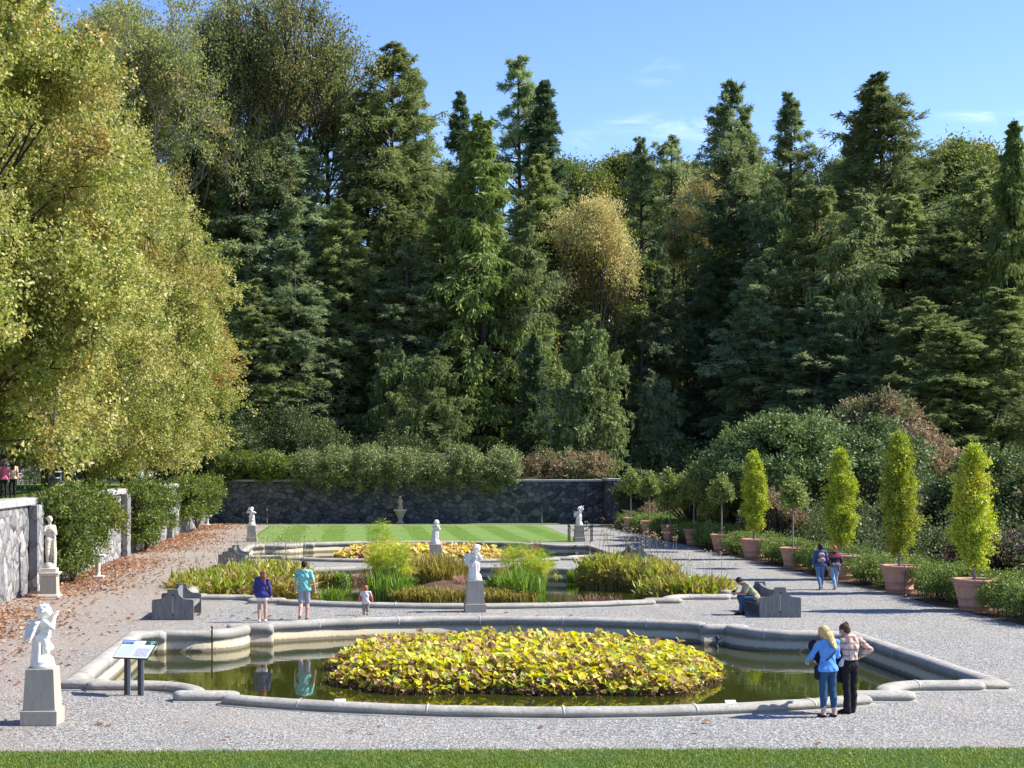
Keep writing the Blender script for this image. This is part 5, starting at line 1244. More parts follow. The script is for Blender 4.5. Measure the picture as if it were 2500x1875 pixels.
def human(label, loc, rz, H, J=None, skin=None, shirt=None, sleeve=.5, shirt_hem=.50, pants=None, pants_to=.05, shoes=None, hair=None, hairstyle='short', build_=1.0, head_tilt=0., head_turn=0., h=.011, female=False, extra=None, group=None, child=False, shirt_wide=1.0, hands=True, shorts_loose=1.0):
    """joints are fractions of the height; x to the figure's right when it faces +y"""
    o = thing('person', label, 'person', loc, rz, group); skin = skin or SKIN
    D = dict(pel=v3(0, 0, .53), wst=v3(0, .0, .61), che=v3(0, -.005, .73), nck=v3(0, -.005, .835), hed=v3(0, .01, .925))
    for s, q in ((1, 'R'), (-1, 'L')):
        D['hip' + q] = v3(.052 * s, 0, .515); D['kne' + q] = v3(.055 * s, .01, .285); D['ank' + q] = v3(.055 * s, -.01, .045); D['toe' + q] = v3(.065 * s, .085, .012)
        D['sho' + q] = v3(.105 * s, 0, .80); D['elb' + q] = v3(.135 * s, -.015, .625); D['wri' + q] = v3(.14 * s, .035, .485)
    if J:
        for k_, v in J.items(): D[k_] = v3(*v)
    for k_ in D: D[k_] = D[k_] * H
    b = H / 1.7 * build_; S = Sdf(); hs = 1.0 if not child else 1.38
    up = norm((D['hed'] - D['nck'])[None])[0]
    sw = (.92 if female else 1.0)
    def torso(S_, g=0., k=.05):
        S_.cap((D['hipR'] + D['pel']) / 2, (D['hipL'] + D['pel']) / 2, .088 * b * (1.06 if female else 1) + g, None, k)
        fw = norm(np.cross((D['shoR'] - D['shoL']), (D['nck'] - D['pel']))[None])[0]
        lt = norm((D['shoR'] - D['shoL'])[None])[0]
        wr = (.072 if female else .086) * b
        for s in (1, -1):
            S_.cap(D['pel'] + lt * s * .045 * b, D['wst'] + lt * s * .036 * b, .085 * b + g, wr + g, k); S_.cap(D['wst'] + lt * s * .036 * b, D['che'] + lt * s * .055 * b, wr + g, .088 * b * sw + g, k)
            S_.cap(D['che'] + lt * s * .055 * b, D['nck'] + lt * s * .05 * b - up * .03 * H, .085 * b * sw + g, .05 * b + g, k)
            q = 'R' if s > 0 else 'L'; S_.cap(D['nck'] - up * .02 * H, D['sho' + q], .05 * b + g, .047 * b * sw + g, k)
            S_.ell(D['pel'] + lt * s * .045 * b - fw * -1 * (-.035) * b, (.075 * b + g, .075 * b + g, .085 * b + g), k)
        if female:
            for s in (1, -1): S_.ell(D['che'] + lt * s * .055 * b + np.cross(lt, up) * -1 * .0 + v3(0, 1, 0) * .065 * b, (.05 * b + g, .05 * b + g, .055 * b + g), k)
    def arm(S_, q, g=0., to=2.0, k=.02):
        a, e, w = D['sho' + q], D['elb' + q], D['wri' + q]; r0, r1, r2 = .046 * b * sw, .037 * b * sw, .025 * b
        t = min(1, to); S_.cap(a, a + (e - a) * t, r0 + g, r0 + (r1 - r0) * t + g, k)
        if to > 1: t = to - 1; S_.cap(e, e + (w - e) * t, r1 + g, r1 + (r2 - r1) * t + g, k)
    def leg(S_, q, g=0., to=2.0, k=.025, loose=1.0, flare=0.):
        a, e, w = D['hip' + q], D['kne' + q], D['ank' + q]; r0, r1, r2 = .082 * b, .056 * b, .040 * b
        t = min(1, to); S_.cap(a, a + (e - a) * t, r0 + g, (r0 + (r1 - r0) * t) * loose + g, k)
        if to > 1:
            t = to - 1; cf = e + (w - e) * .35 + norm(v3(0, -1, 0)[None])[0] * .012 * H
            S_.cap(e, cf, r1 + g, .053 * b + g, k) if t > .35 else None
            S_.cap(cf if t > .35 else e, e + (w - e) * t, .053 * b + g, r2 + (1 - t) * .012 + g + flare, k)
    torso(S); S.cap(D['nck'] - up * .01 * H, D['hed'] - up * .03 * H, .037 * b, .036 * b, .02)
    Rm = rotm(head_tilt, 0, head_turn); hc = D['hed']
    def hp(x, y, z): return hc + Rm @ v3(x, y, z) * b * hs
    S.ell(hp(0, -.012, .022), (.073 * b * hs, .090 * b * hs, .082 * b * hs), .02, Rm); S.ell(hp(0, .022, -.045), (.052 * b * hs, .058 * b * hs, .062 * b * hs), .03, Rm)
    S.cap(hp(0, .082, .005), hp(0, .098, -.022), .008 * b * hs, .013 * b * hs, .012); S.cap(hp(-.02, .072, -.055), hp(.02, .072, -.055), .009 * b * hs, None, .01)
    S.cap(hp(-.03, .072, .028), hp(.03, .072, .028), .012 * b * hs, None, .012); S.ell(hp(0, .062, -.085), (.022 * b * hs,) * 3, .015)
    for s in (1, -1): S.ell(hp(.074 * s, -.005, -.01), (.010 * b * hs, .018 * b * hs, .028 * b * hs), .008, Rm)
    for q, s in (('R', 1), ('L', -1)):
        arm(S, q); leg(S, q); a, t = D['ank' + q], D['toe' + q]; S.cap(a, a - v3(0, 0, .02 * H), .035 * b, .03 * b); hl = a + (a - t) * .25; hl[2] = .022 * H; S.cap(hl, t, .030 * b, .022 * b)
        if hands: hand(S, D['wri' + q], D['wri' + q] - D['elb' + q], v3(-s, .3, 0), s, b * (1.0 if not child else .8))
    S.build('body', skin, h, (), o)
    if pants:
        P = Sdf(); torso(P, .008, .05)
        flare = .022 if pants.get('flare') else 0
        to = pants['to']
        for q in 'RL': leg(P, q, .010, to, .02, pants.get('loose', 1.0), flare)
        zc = pants.get('top', .60) * H
        P.build('trousers' if to > 1.3 else 'shorts', pants['mat'], h, [((0, 0, zc), pants.get('n', (0, 0, 1)))], o, .0025, 45)
        if pants.get('cuff'):
            for q in 'RL':
                C = Sdf(); e, w = D['kne' + q], D['ank' + q]; a = e + (w - e) * (to - 1); C.cap(a, a + (w - e) * .06, .052 * b, .050 * b); C.build('cuff', pants['cuff'], h, (), o)
    if shirt:
        T = Sdf(); torso(T, .018 * shirt_wide, .05)
        T.cap(D['hipR'], D['hipL'], .110 * b * min(shirt_wide, 1.12) + .008, None, .03)
        T.cap(D['pel'] + v3(0, 0, .02 * H), D['wst'], .11 * b * shirt_wide, .095 * b * shirt_wide, .06)
        for q in 'RL': arm(T, q, .017, sleeve, .025)
        T.build('shirt' if sleeve < 1.5 else 'top', shirt, h, [((0, 0, shirt_hem * H), (0, 0, -1)), (D['nck'] + up * .012 * H, tuple(up))], o, .004, 38, seed=H * 7)
    if shoes:
        for q in 'RL':
            C = Sdf(); a, t = D['ank' + q], D['toe' + q]; hl = a + (a - t) * .28; hl[2] = a[2] - .02 * H; C.cap(hl, (a + t) / 2 + v3(0, 0, -.005), .040 * b, .036 * b).cap((a + t) / 2, t, .036 * b, .028 * b)
            if shoes != 'sandal': C.cap(a, a - v3(0, 0, .015 * H), .040 * b)
            C.build('shoe', shoes if shoes != 'sandal' else cloth('sandal', (.05, .03, .03)), h, [((0, 0, a[2] - (.016 * H if shoes == 'sandal' else -.01)), (0, 0, 1))], o)
    if hair:
        Hh = Sdf(); Hh.ell(hp(0, -.022, .032), (.082 * b * hs, .094 * b * hs, .086 * b * hs), .02, Rm)
        if hairstyle in ('long', 'longer'):
            ln = .30 if hairstyle == 'longer' else .2
            for x in (-.045, -.015, .015, .045): Hh.cap(hp(x, -.06, .03), hp(x * 1.1, -.10, -.10), .042 * b, .040 * b, .03).cap(hp(x * 1.1, -.10, -.10), hp(x * 1.3, -.125, -.10 - ln), .040 * b, .022 * b, .03)
            for s in (1, -1): Hh.cap(hp(.06 * s, .0, .02), hp(.072 * s, -.03, -.12), .028 * b, .03 * b, .03)
        elif hairstyle == 'bun': Hh.ell(hp(.02, -.085, .085), (.042 * b, .04 * b, .04 * b), .02).ell(hp(0, -.05, -.04), (.062 * b, .05 * b, .05 * b), .03)
        elif hairstyle == 'pony': Hh.cap(hp(0, -.10, .02), hp(.02, -.12, -.22), .03 * b, .018 * b, .02)
        elif hairstyle == 'bob':
            Hh.ell(hp(0, -.035, -.03), (.085 * b, .075 * b, .10 * b), .03)
        else: Hh.ell(hp(0, -.045, -.025), (.070 * b * hs, .055 * b * hs, .055 * b * hs), .03)
        fpt = hp(0, .050, .0); fn = Rm @ v3(0, 1, -.55); Hh.build('hair', hair, h, [(fpt, tuple(fn))], o, .006, 130)
    return o, D
def P6(px, py, z=0): Y = 3274 * (4.5 - z) / (py - 1007); return (hz_(px, Y), Y, z)
jean = cloth('denim_dark', (.035, .085, .17)); jean2 = cloth('denim_light', (.22, .36, .52)); jean3 = cloth('denim_mid', (.11, .19, .33)); blackc = cloth('black_cloth', (.022, .02, .024)); white = cloth('white_cloth', (.75, .74, .74))
# blonde woman in blue top: stands with her back to us, turned to the left, looking down at something in her hands
bx, by, _ = P6(1788, 1549)
JB = dict(hed=(-.035, .035, .915), nck=(-.01, .01, .838), shoR=(.10, -.01, .805), shoL=(-.095, .03, .80), elbL=(-.13, .10, .655), wriL=(-.10, .215, .585), elbR=(.135, .01, .66), wriR=(.04, .14, .60), kneR=(.06, .0, .285), ankR=(.07, -.02, .045), toeR=(.09, .06, .012), ankL=(-.055, .0, .045), toeL=(-.05, .085, .012))
p, D = human('blonde woman in a bright blue top and cuffed jeans looking down by the near kerb', (bx, by, 0), .35, 1.66, JB, SKIN, cloth('blue_knit', (.13, .33, .75)), 1.9, .495, dict(mat=jean, to=1.72, cuff=cloth('cuff_denim', (.35, .45, .58))), shoes='sandal', hair=cloth('blonde_hair', (.62, .44, .20), .5, .25, 90), hairstyle='longer', head_tilt=-.35, head_turn=.55, h=.009, female=True)
S = Sdf(); S.cap((-.02, .25, 1.10), (-.12, .22, 1.28), .09, .08, .04).cap((-.12, .22, 1.28), (-.16, .17, 1.32), .08, .05, .05).cap((-.02, .25, 1.10), (.0, .2, .98), .08, .05, .05)
g = S.build('shoulder_bag', blackc, .01, (), None, .006, 40); g.location = p.location; g.rotation_euler = (0, 0, .6); tag(g, 'shiny black bag held up in the arms of the blonde woman', 'bag')
S = Sdf(); S.cap((-.19, .04, .72), (-.18, .06, .88), .05, .055, .03); S.chain([(-.17, .05, .92), (-.05, -.135, 1.08), (.09, -.12, 1.20), (.12, .0, 1.36), (.07, .06, 1.38)], [.012] * 5, .01)
g = S.build('sling_bag', blackc, .010, (), None); g.location = p.location; g.rotation_euler = (0, 0, .35); tag(g, 'small black sling bag hanging at the left hip of the blonde woman', 'bag')
# brunette in a plaid shirt
cx, cy, _ = P6(1836, 1541)
JC = dict(hed=(-.045, .045, .905), nck=(-.012, .012, .838), shoR=(.105, -.01, .80), shoL=(-.10, .02, .80), elbR=(.235, -.03, .69), wriR=(.145, .03, .605), elbL=(-.135, .06, .65), wriL=(-.09, .16, .60), kneR=(.05, .01, .285), ankR=(.045, .02, .045), toeR=(.06, .11, .012), kneL=(-.045, .0, .285), ankL=(-.05, -.02, .045), toeL=(-.10, .06, .012))
p, D = human('brown haired woman with a bun, plaid shirt and flared black trousers, hand on hip', (cx, cy, 0), .30, 1.67, JC, SKIN, plaid(), 1.75, .585, dict(mat=blackc, to=1.96, flare=1, top=.615), shoes=blackc, hair=cloth('brown_hair', (.10, .045, .025), .5, .3, 90), hairstyle='bun', head_tilt=-.45, head_turn=.6, h=.009, female=True)
S = Sdf(); S.cap((-.20, .12, .62), (-.17, .14, 1.30), .075, .05, .03).cap((-.12, .12, .60), (-.16, .14, 1.1), .07, .06, .03)
g = S.build('coat', blackc, .011, (), None, .006, 30); g.location = p.location; g.rotation_euler = (0, 0, .2); tag(g, 'long black coat hanging over the left arm of the woman in plaid', 'coat')
S = Sdf(); S.cap((-.20, -.03, .90), (-.17, -.03, .98), .045, .03, .02); S.chain([(-.18, -.02, 1.0), (-.02, -.115, 1.03), (.0, -.10, 1.08)], [.009] * 3, .01)
g = S.build('purse', cloth('pale_leather', (.62, .60, .60)), .009, (), None); g.location = p.location; g.rotation_euler = (0, 0, .25); tag(g, 'small pale grey purse at the hip of the woman in plaid', 'bag')
# the family between the pools
JG = dict(hed=(.025, .02, .92), kneR=(.06, .01, .285), ankR=(.055, .03, .045), toeR=(.07, .11, .012), ankL=(-.045, -.05, .045), toeL=(-.05, .04, .012), wriR=(.17, .03, .50), elbR=(.145, -.01, .64), elbL=(-.14, .0, .64), wriL=(-.13, .06, .50))
gx, gy = hz_(566, 43.75), 43.75
p, D = human('girl with long auburn hair in a navy jacket and white shorts walking away', (gx, gy, 0), -.1, 1.53, JG, SKIN, cloth('navy_indigo', (.05, .05, .20)), 1.9, .46, dict(mat=white, to=.30, top=.56, loose=1.15), shoes=cloth('white_shoe', (.6, .58, .55)), hair=cloth('auburn_hair', (.28, .10, .045), .5, .3, 90), hairstyle='longer', female=True, h=.011, shirt_wide=1.25)
JM = dict(kneR=(.055, .03, .29), ankR=(.045, -.01, .045), toeR=(.06, .085, .012), kneL=(-.05, -.01, .28), ankL=(-.06, -.16, .085), toeL=(-.065, -.10, .015), wriR=(.185, .02, .50), elbR=(.16, -.03, .64), wriL=(-.155, .01, .50), elbL=(-.15, -.02, .64))
gx, gy = hz_(657, 44.4), 44.4
human('man in a turquoise patterned shirt and grey shorts walking away towards the middle pool', (gx, gy, 0), -.05, 1.74, JM, SKIN, floral(), .75, .49, dict(mat=cloth('grey_shorts', (.33, .33, .38)), to=.92, loose=1.3), shoes=cloth('brown_shoe', (.18, .12, .09)), hair=cloth('dark_hair', (.035, .02, .018), .5, .3, 90), h=.011, shirt_wide=1.3)
gx, gy = hz_(790, 45.8), 45.8
human('toddler with ginger hair in a white and red raglan top', (gx, gy, 0), 0, .92, dict(hed=(0, .01, .875), nck=(0, 0, .775), shoR=(.12, 0, .745), shoL=(-.12, 0, .745), elbR=(.19, -.01, .60), elbL=(-.19, -.01, .60), wriR=(.215, .03, .47), wriL=(-.215, .03, .47), che=(0, 0, .66), wst=(0, 0, .54), pel=(0, 0, .45), hipR=(.06, 0, .42), hipL=(-.06, 0, .42), kneR=(.06, .01, .22), kneL=(-.06, .01, .22)), SKIN, cloth('raglan', (.60, .56, .55)), .6, .36, dict(mat=cloth('camo_shorts', (.26, .22, .16)), to=1.5, loose=1.1, top=.5), shoes=cloth('brown_shoe', (.18, .12, .09)), hair=cloth('ginger_hair', (.42, .13, .05), .5, .3, 90), h=.009, build_=1.15, child=True,
      )
tod = [o for o in COL.objects if o.get('label', '').startswith('toddler')][0]
for q, s in (('R', 1), ('L', -1)):
    C = Sdf(); a = v3(.12 * s, 0, .74) * .92; e = v3(.19 * s, -.01, .60) * .92; w = v3(.215 * s, .03, .47) * .92; C.cap(a, e, .047, .04, .02).cap(e, w, .04, .032, .02); C.build('sleeve', cloth('coral', (.62, .14, .13)), .009, (), tod)
# two walkers on the right
JW = dict(kneR=(.05, .05, .29), ankR=(.045, .09, .05), toeR=(.06, .175, .03), kneL=(-.04, .0, .28), ankL=(-.045, -.15, .085), toeL=(-.05, -.09, .015), elbR=(.145, -.03, .64), wriR=(.13, .07, .53), elbL=(-.145, -.03, .64), wriL=(-.14, .05, .53))
Y = 55.2
p, D = human('dark haired walker in a blue jacket and jeans with a small patterned backpack', (hz_(1772, Y), Y, 0), .0, 1.70, JW, SKIN, cloth('navy_jacket', (.06, .09, .22)), 1.85, .50, dict(mat=jean3, to=1.93, loose=1.1), shoes=cloth('grey_shoe', (.25, .2, .2)), hair=cloth('black_hair', (.025, .02, .022), .5, .3, 90), hairstyle='bob', female=True, h=.012, shirt_wide=1.15)
S = Sdf(); S.cap((-.05, -.15, 1.10), (.05, -.15, 1.10), .085, None, .03).cap((-.04, -.14, 1.28), (.04, -.14, 1.28), .075, None, .04)
g = S.build('backpack', cloth('patterned_pack', (.40, .26, .24), .8, .6, 18), .012, (), None); g.location = p.location; tag(g, 'small brown and white patterned backpack worn by the dark haired walker', 'backpack')
Y = 55.3
p, D = human('ginger haired walker in a maroon and black sweater and light jeans', (hz_(1803, Y), Y, 0), .05, 1.62, JW, SKIN, cloth('black_knit', (.03, .028, .035)), 1.85, .52, dict(mat=jean2, to=1.93, loose=1.15), shoes=cloth('tan_shoe', (.45, .33, .27)), hair=cloth('ginger_hair', (.42, .13, .05), .5, .3, 90), hairstyle='pony', female=True, h=.012, shirt_wide=1.2)
C = Sdf(); C.cap((-.14, -.01, 1.27), (.14, -.01, 1.27), .092, None, .05).cap((-.06, 0, 1.18), (.06, 0, 1.18), .125, None, .06)
for s in (1, -1): C.cap((.17 * s, -.01, 1.27), (.205 * s, -.02, 1.16), .072, .068, .03)
C.build('yoke', cloth('maroon', (.34, .08, .11)), .012, [((0, 0, 1.155), (0, 0, -1)), ((0, 0, 1.345), (0, 0, 1))], p)
S = Sdf(); S.cap((-.10, -.06, .90), (.10, -.06, .90), .10, .10, .04).cap((.10, -.10, .88), (.12, -.11, .68), .05, .04, .03)
S.build('tied_jacket', cloth('grey_tied', (.16, .14, .16)), .012, (), p, .006, 40)
# seated man
sx, sy = 12.20, 45.9
JS = dict(pel=(0, 0, .285), hipR=(.052, .02, .285), hipL=(-.052, .02, .285), wst=(0, .05, .36), che=(0, .135, .455), nck=(0, .215, .535), hed=(0, .285, .575), shoR=(.10, .175, .515), shoL=(-.10, .175, .515), elbR=(.11, .20, .36), elbL=(-.11, .22, .36), wriR=(.045, .34, .365), wriL=(-.045, .35, .365),
          kneR=(.075, .27, .30), kneL=(-.075, .27, .30), ankR=(.06, .22, .045), ankL=(-.06, .28, .045), toeR=(.065, .32, .012), toeL=(-.065, .38, .012))
human('man in an olive T shirt bent forward on the right bench, looking at his phone', (sx, sy, 0), PI / 2, 1.76, JS, SKIN2, cloth('olive_tee', (.34, .32, .20)), .75, .26, dict(mat=jean, to=1.94, top=.42, n=(0, -.5, .87)), shoes=blackc, hair=cloth('black_hair', (.025, .02, .022), .5, .3, 90), head_tilt=-1.0, h=.010, shirt_wide=1.05)
mb = MB(); mb.bbox(-.035, .035, -.004, .004, -.07, .07, .003); g = mb.build('phone', blackc); g.location = (sx - .68, sy, .70); g.rotation_euler = (0, 1.1, 0); tag(g, 'dark phone in the hands of the seated man', 'phone')
# visitors up on the terrace
for (px, Y, z, H_, lab, col, hcol, st) in ((8, 66, 3.1, 1.62, 'visitor in bright pink at the far left edge of the terrace', (.70, .16, .30), (.2, .1, .06), 'bob'), (27, 67, 3.1, 1.66, 'visitor in a pale pink top and black trousers beside the maple trunk', (.70, .48, .40), (.03, .02, .02), 'long'),
                                    (303, 99, 3.1, 1.3, 'dark haired visitor in white looking over the terrace wall', (.7, .68, .66), (.03, .02, .02), 'bob'), (322, 101, 3.1, 1.25, 'small visitor in cream behind the terrace wall', (.7, .62, .5), (.3, .18, .1), 'short')):
    human(lab, (hz_(px, Y), Y, z), .4, H_, None, SKIN, cloth('top_' + lab[-8:], col), 1.6, .5, dict(mat=blackc, to=1.95), shoes=blackc, hair=cloth('hair_' + lab[-8:], hcol), hairstyle=st, h=.016, female=True)

# ------------------------------------------------------------------ statues
def putto(S, o, pose, drape=True, wings=True, s=1.0):
    """chubby child about 1 m tall, standing on z = 0, facing +y; o offset"""
    P = lambda x, y, z: (x * s, y * s, z * s)
    hip, kn, an = .40, .24, .05
    lw = pose.get('step', .05)
    S.cap(P(.055, 0, .42), P(.07, .03, .24), .082 * s, .058 * s, .03); S.cap(P(.07, .03, .24), P(.065, -.01, .06), .058 * s, .036 * s, .03); S.cap(P(.065, -.02, .035), P(.085, .10, .025), .034 * s, .024 * s, .02)
    S.cap(P(-.055, 0, .42), P(-.06, .03 + lw, .25), .082 * s, .058 * s, .03); S.cap(P(-.06, .03 + lw, .25), P(-.07, -.03 + lw * .3, .06), .058 * s, .036 * s, .03); S.cap(P(-.07, -.03, .035), P(-.10, .09, .025), .034 * s, .024 * s, .02)
    S.cap(P(.045, -.01, .44), P(-.045, -.01, .44), .098 * s, None, .04); S.ell(P(0, .03, .52), (.105 * s, .10 * s, .12 * s), .04); S.cap(P(.04, 0, .64), P(-.04, 0, .64), .085 * s, None, .04)
    S.cap(P(0, 0, .66), P(.115, 0, .695), .06 * s, .048 * s, .03); S.cap(P(0, 0, .66), P(-.115, 0, .695), .06 * s, .048 * s, .03); S.cap(P(0, 0, .70), P(0, .01, .78), .042 * s, .042 * s, .02)
    hx, hy = pose.get('hd', (0, .02)); hcz = .87
    S.ell(P(hx, hy, hcz), (.098 * s, .108 * s, .108 * s), .02); S.ell(P(hx, hy + .055, hcz - .05), (.06 * s, .05 * s, .05 * s), .02); S.cap(P(hx, hy + .11, hcz - .01), P(hx, hy + .118, hcz - .03), .010 * s, .016 * s, .01)
    r = R(7)
    for k in range(26):
        d = rdir(r, 1)[0]; d[2] = abs(d[2]) * .9 + .05; d[1] -= .35; d /= np.linalg.norm(d); S.ell(P(hx + d[0] * .098, hy + d[1] * .108, hcz + d[2] * .108), (.024 * s,) * 3, .008)
    for q, sg in (('R', 1), ('L', -1)):
        e, w = pose['e' + q], pose['w' + q]; a = P(.115 * sg, 0, .695); S.cap(a, P(*e), .048 * s, .038 * s, .02); S.cap(P(*e), P(*w), .038 * s, .025 * s, .02)
        dv = v3(*w) - v3(*e); hand(S, v3(*P(*w)), dv, v3(0, .3, -1), sg, .85 * s, .6)
    if wings:
        for sg in (1, -1):
            for k in range(6): S.cap(P(.04 * sg, -.08, .68 - k * .015), P((.22 - k * .022) * sg, -.20 - .01 * k, .60 - k * .045), .024 * s, .016 * s, .014)
            S.cap(P(.03 * sg, -.07, .68), P(.20 * sg, -.17, .70), .03 * s, .02 * s, .02)
    if drape:
        S.cap(P(.11, .02, .47), P(-.11, .05, .41), .035 * s, .03 * s, .03); S.cap(P(-.11, .04, .42), P(.02, -.10, .46), .035 * s, None, .03); S.cap(P(.11, .02, .47), P(.0, -.10, .46), .035 * s, None, .03); S.cap(P(.02, .10, .45), P(-.10, .08, .38), .03 * s, .025 * s, .02)
        for (x, y) in ((-.10, -.06), (-.06, -.10), (-.01, -.115), (.04, -.11), (.09, -.08)): S.cap(P(x, y, .46), P(x * 1.25, y * 1.25, .04), .030 * s, .036 * s, .022)
        S.cap(P(-.12, .03, .42), P(-.15, .0, .16), .03 * s, .03 * s, .02)
    S.cap(P(0, -.09, .10), P(0, -.08, .30), .07 * s, .05 * s, .03)      # tree stump that steadies the stone
def pedestal(parent, b=.32, tall_=.98, mat='pedestal'):
    mb = MB(); mb.bbox(-b, b, -b, b, -.05, .26, .012); mb.build('plinth', M[mat], parent)
    mb = MB(); t = .88 * b; mb.bbox(-t, t, -t, t, .262, tall_, .012, .12 * b, .12 * b); mb.build('shaft', M[mat], parent)
def statue(label, x, y, rz, pose, seed=0, wings=True, drape=True, h=.011, srz=0, figrz=0, s=1.05, mat='marble', prz=0):
    o = thing('statue', label, 'statue', (x, y, 0), prz, 'marble cherubs on pedestals'); pedestal(o)
    S = Sdf(); putto(S, None, pose, drape, wings, s); S.cap((0, 0, -.03), (0, 0, .0), .20, .19, .02)
    f = S.build('figure', M[mat], h, [((0, 0, -.06), (0, 0, -1))], o, .0015, 60); f.location = (0, 0, 1.045); f.rotation_euler = (0, 0, figrz); f.scale = (1.1, 1.1, 1)
    mb = MB(); mb.lathe([(.205, .975), (.21, .99), (.21, 1.03), (.20, 1.045), (.0, 1.046)], 28); mb.build('base_disc', M[mat], o, True)
    return o
flute = dict(eR=(.17, .10, .60), wR=(.05, .17, .76), eL=(-.15, .12, .62), wL=(.0, .18, .80), hd=(.0, .03), step=.10)
statue('nearest white cherub on a tapered pedestal at the left, hands raised to its mouth', -5.44, 26.55, 0, flute, figrz=-1.05, h=.009, prz=-.03)
statue('white cherub on the centre line between nearest and middle pools, arms crossed', 3.77, 46.9, 0, dict(eR=(.17, .06, .56), wR=(.0, .15, .58), eL=(-.17, .06, .57), wL=(.02, .16, .63), hd=(.04, .03), step=.04), figrz=-.75, h=.011)
statue('white cherub standing before the farthest pool, hands folded under its chin', 3.72, 68.4, 0, dict(eR=(.16, .08, .58), wR=(.03, .13, .68), eL=(-.16, .08, .58), wL=(-.02, .13, .70), hd=(.03, .03)), figrz=-.9, wings=False, h=.014)
statue('white cherub left of the striped lawn, raising a pipe to its mouth', -6.03, 90.2, 0, dict(eR=(.22, .06, .66), wR=(.13, .12, .86), eL=(-.21, .05, .64), wL=(.0, .14, .80), hd=(.0, .03)), figrz=-.2 + PI, wings=False, h=.015)
statue('white cherub behind a chain barrier right of the striped lawn, arm over its head', 13.5, 90.5, 0, dict(eR=(.22, .04, .84), wR=(.08, .10, .97), eL=(.02, .18, .78), wL=(.12, .14, .95), hd=(.0, .03), step=.08), figrz=-.8, h=.015)
# tall draped figure by the left wall
o = thing('statue', 'tall draped marble figure on a carved pedestal beside the left wall', 'statue', (-10.45, 52.2, 0), .0)
mb = MB(); mb.bbox(-.37, .37, -.37, .37, -.05, .07, .02); mb.bbox(-.33, .33, -.33, .33, .072, .11, .02); mb.build('plinth', M['marble_old'], o)
mb = MB(); mb.bbox(-.29, .29, -.29, .29, .112, .74, .01, .02, .02); mb.build('shaft', M['pedestal'], o)
mb = MB(); mb.bbox(-.31, .31, -.31, .31, .742, .80, .01); mb.bbox(-.36, .36, -.36, .36, .802, .85, .01); mb.bbox(-.26, .26, -.26, .26, .852, .99, .01); mb.build('cornice', M['marble_old'], o)
S = Sdf(); k = .03
S.chain([(.06, .02, .92), (.09, .05, .50), (.07, .0, .08)], [.10, .07, .045], k); S.cap((.07, 0, .04), (.10, .12, .03), .04, .03); S.chain([(-.06, 0, .92), (-.07, .02, .50), (-.06, -.03, .08)], [.10, .072, .045], k); S.cap((-.06, -.02, .04), (-.09, .10, .03), .04, .03)
S.cap((.05, 0, .95), (-.05, 0, .95), .11, None, .05); S.cap((.035, 0, 1.1), (-.035, 0, 1.1), .095, None, .05); S.cap((.05, 0, 1.28), (-.05, 0, 1.28), .10, None, .05); S.cap((0, 0, 1.40), (.16, 0, 1.40), .06, .055, .04); S.cap((0, 0, 1.40), (-.16, 0, 1.40), .06, .055, .04)
S.cap((0, 0, 1.42), (0, .02, 1.56), .05, .048, .02); S.ell((0, .03, 1.64), (.085, .10, .115), .02); S.ell((0, -.02, 1.67), (.10, .10, .10), .02); S.cap((0, .12, 1.64), (0, .135, 1.61), .01, .015, .01)
S.chain([(.17, 0, 1.39), (.20, .05, 1.15), (.05, .16, 1.33)], [.055, .045, .03], .02); S.chain([(-.17, 0, 1.39), (-.20, .06, 1.14), (-.03, .17, 1.30)], [.055, .045, .03], .02); hand(S, v3(.05, .16, 1.33), v3(-.1, .02, .05), v3(0, -1, 0), 1); hand(S, v3(-.03, .17, 1.30), v3(.1, .02, .05), v3(0, -1, 0), -1)
for i in range(9):
    a = 2.2 + i * .33; x, y = math.cos(a), math.sin(a); S.chain([(x * .12, y * .08, 1.42), (x * .19, y * .14 - .02, 1.0), (x * .20 + .01 * math.sin(i * 3), y * .17, .5), (x * .19, y * .18, .03)], [.03, .035, .045, .04], .022)
S.chain([(-.15, .05, 1.42), (-.12, .13, 1.2), (-.15, .10, .9), (-.17, .06, .4)], [.03, .03, .035, .04], .02); S.cap((0, 0, -.02), (0, 0, .0), .22, .21, .02)
f = S.build('figure', M['marble_old'], .012, [((0, 0, -.04), (0, 0, -1))], o, .003, 55); f.location = (0, 0, 1.02); f.rotation_euler = (0, 0, PI + .5); f.scale = (1, 1, 1)
# urn pedestal with a small tan figure at the far wall
o = thing('urn_statue', 'small tan figure on an eight sided urn pedestal at the middle of the dark wall', 'statue', (3.68, 118.3, 0), .39)
mb = MB(); mb.lathe([(.34, -.02), (.34, .10), (.28, .14), (.20, .24), (.19, .34), (.26, .50), (.36, .78), (.44, .90), (.47, .95), (.47, 1.0)], 8); mb.build('urn', M['pedestal'], o)
mb = MB(); mb.lathe([(.52, 1.002), (.56, 1.03), (.56, 1.10), (.50, 1.13), (.0, 1.135)], 8); mb.build('basin', M['marble_old'], o)
S = Sdf(); putto(S, None, dict(eR=(.15, .06, .52), wR=(.06, .14, .44), eL=(-.16, .05, .54), wL=(-.05, .14, .66), hd=(.0, .02), step=.12), True, False, 1.08); S.cap((0, -.02, .03), (0, -.02, .10), .24, .18, .04)
f = S.build('figure', M['figure_tan'], .016, (), o); f.location = (0, 0, 1.14); f.rotation_euler = (0, 0, PI - .7)
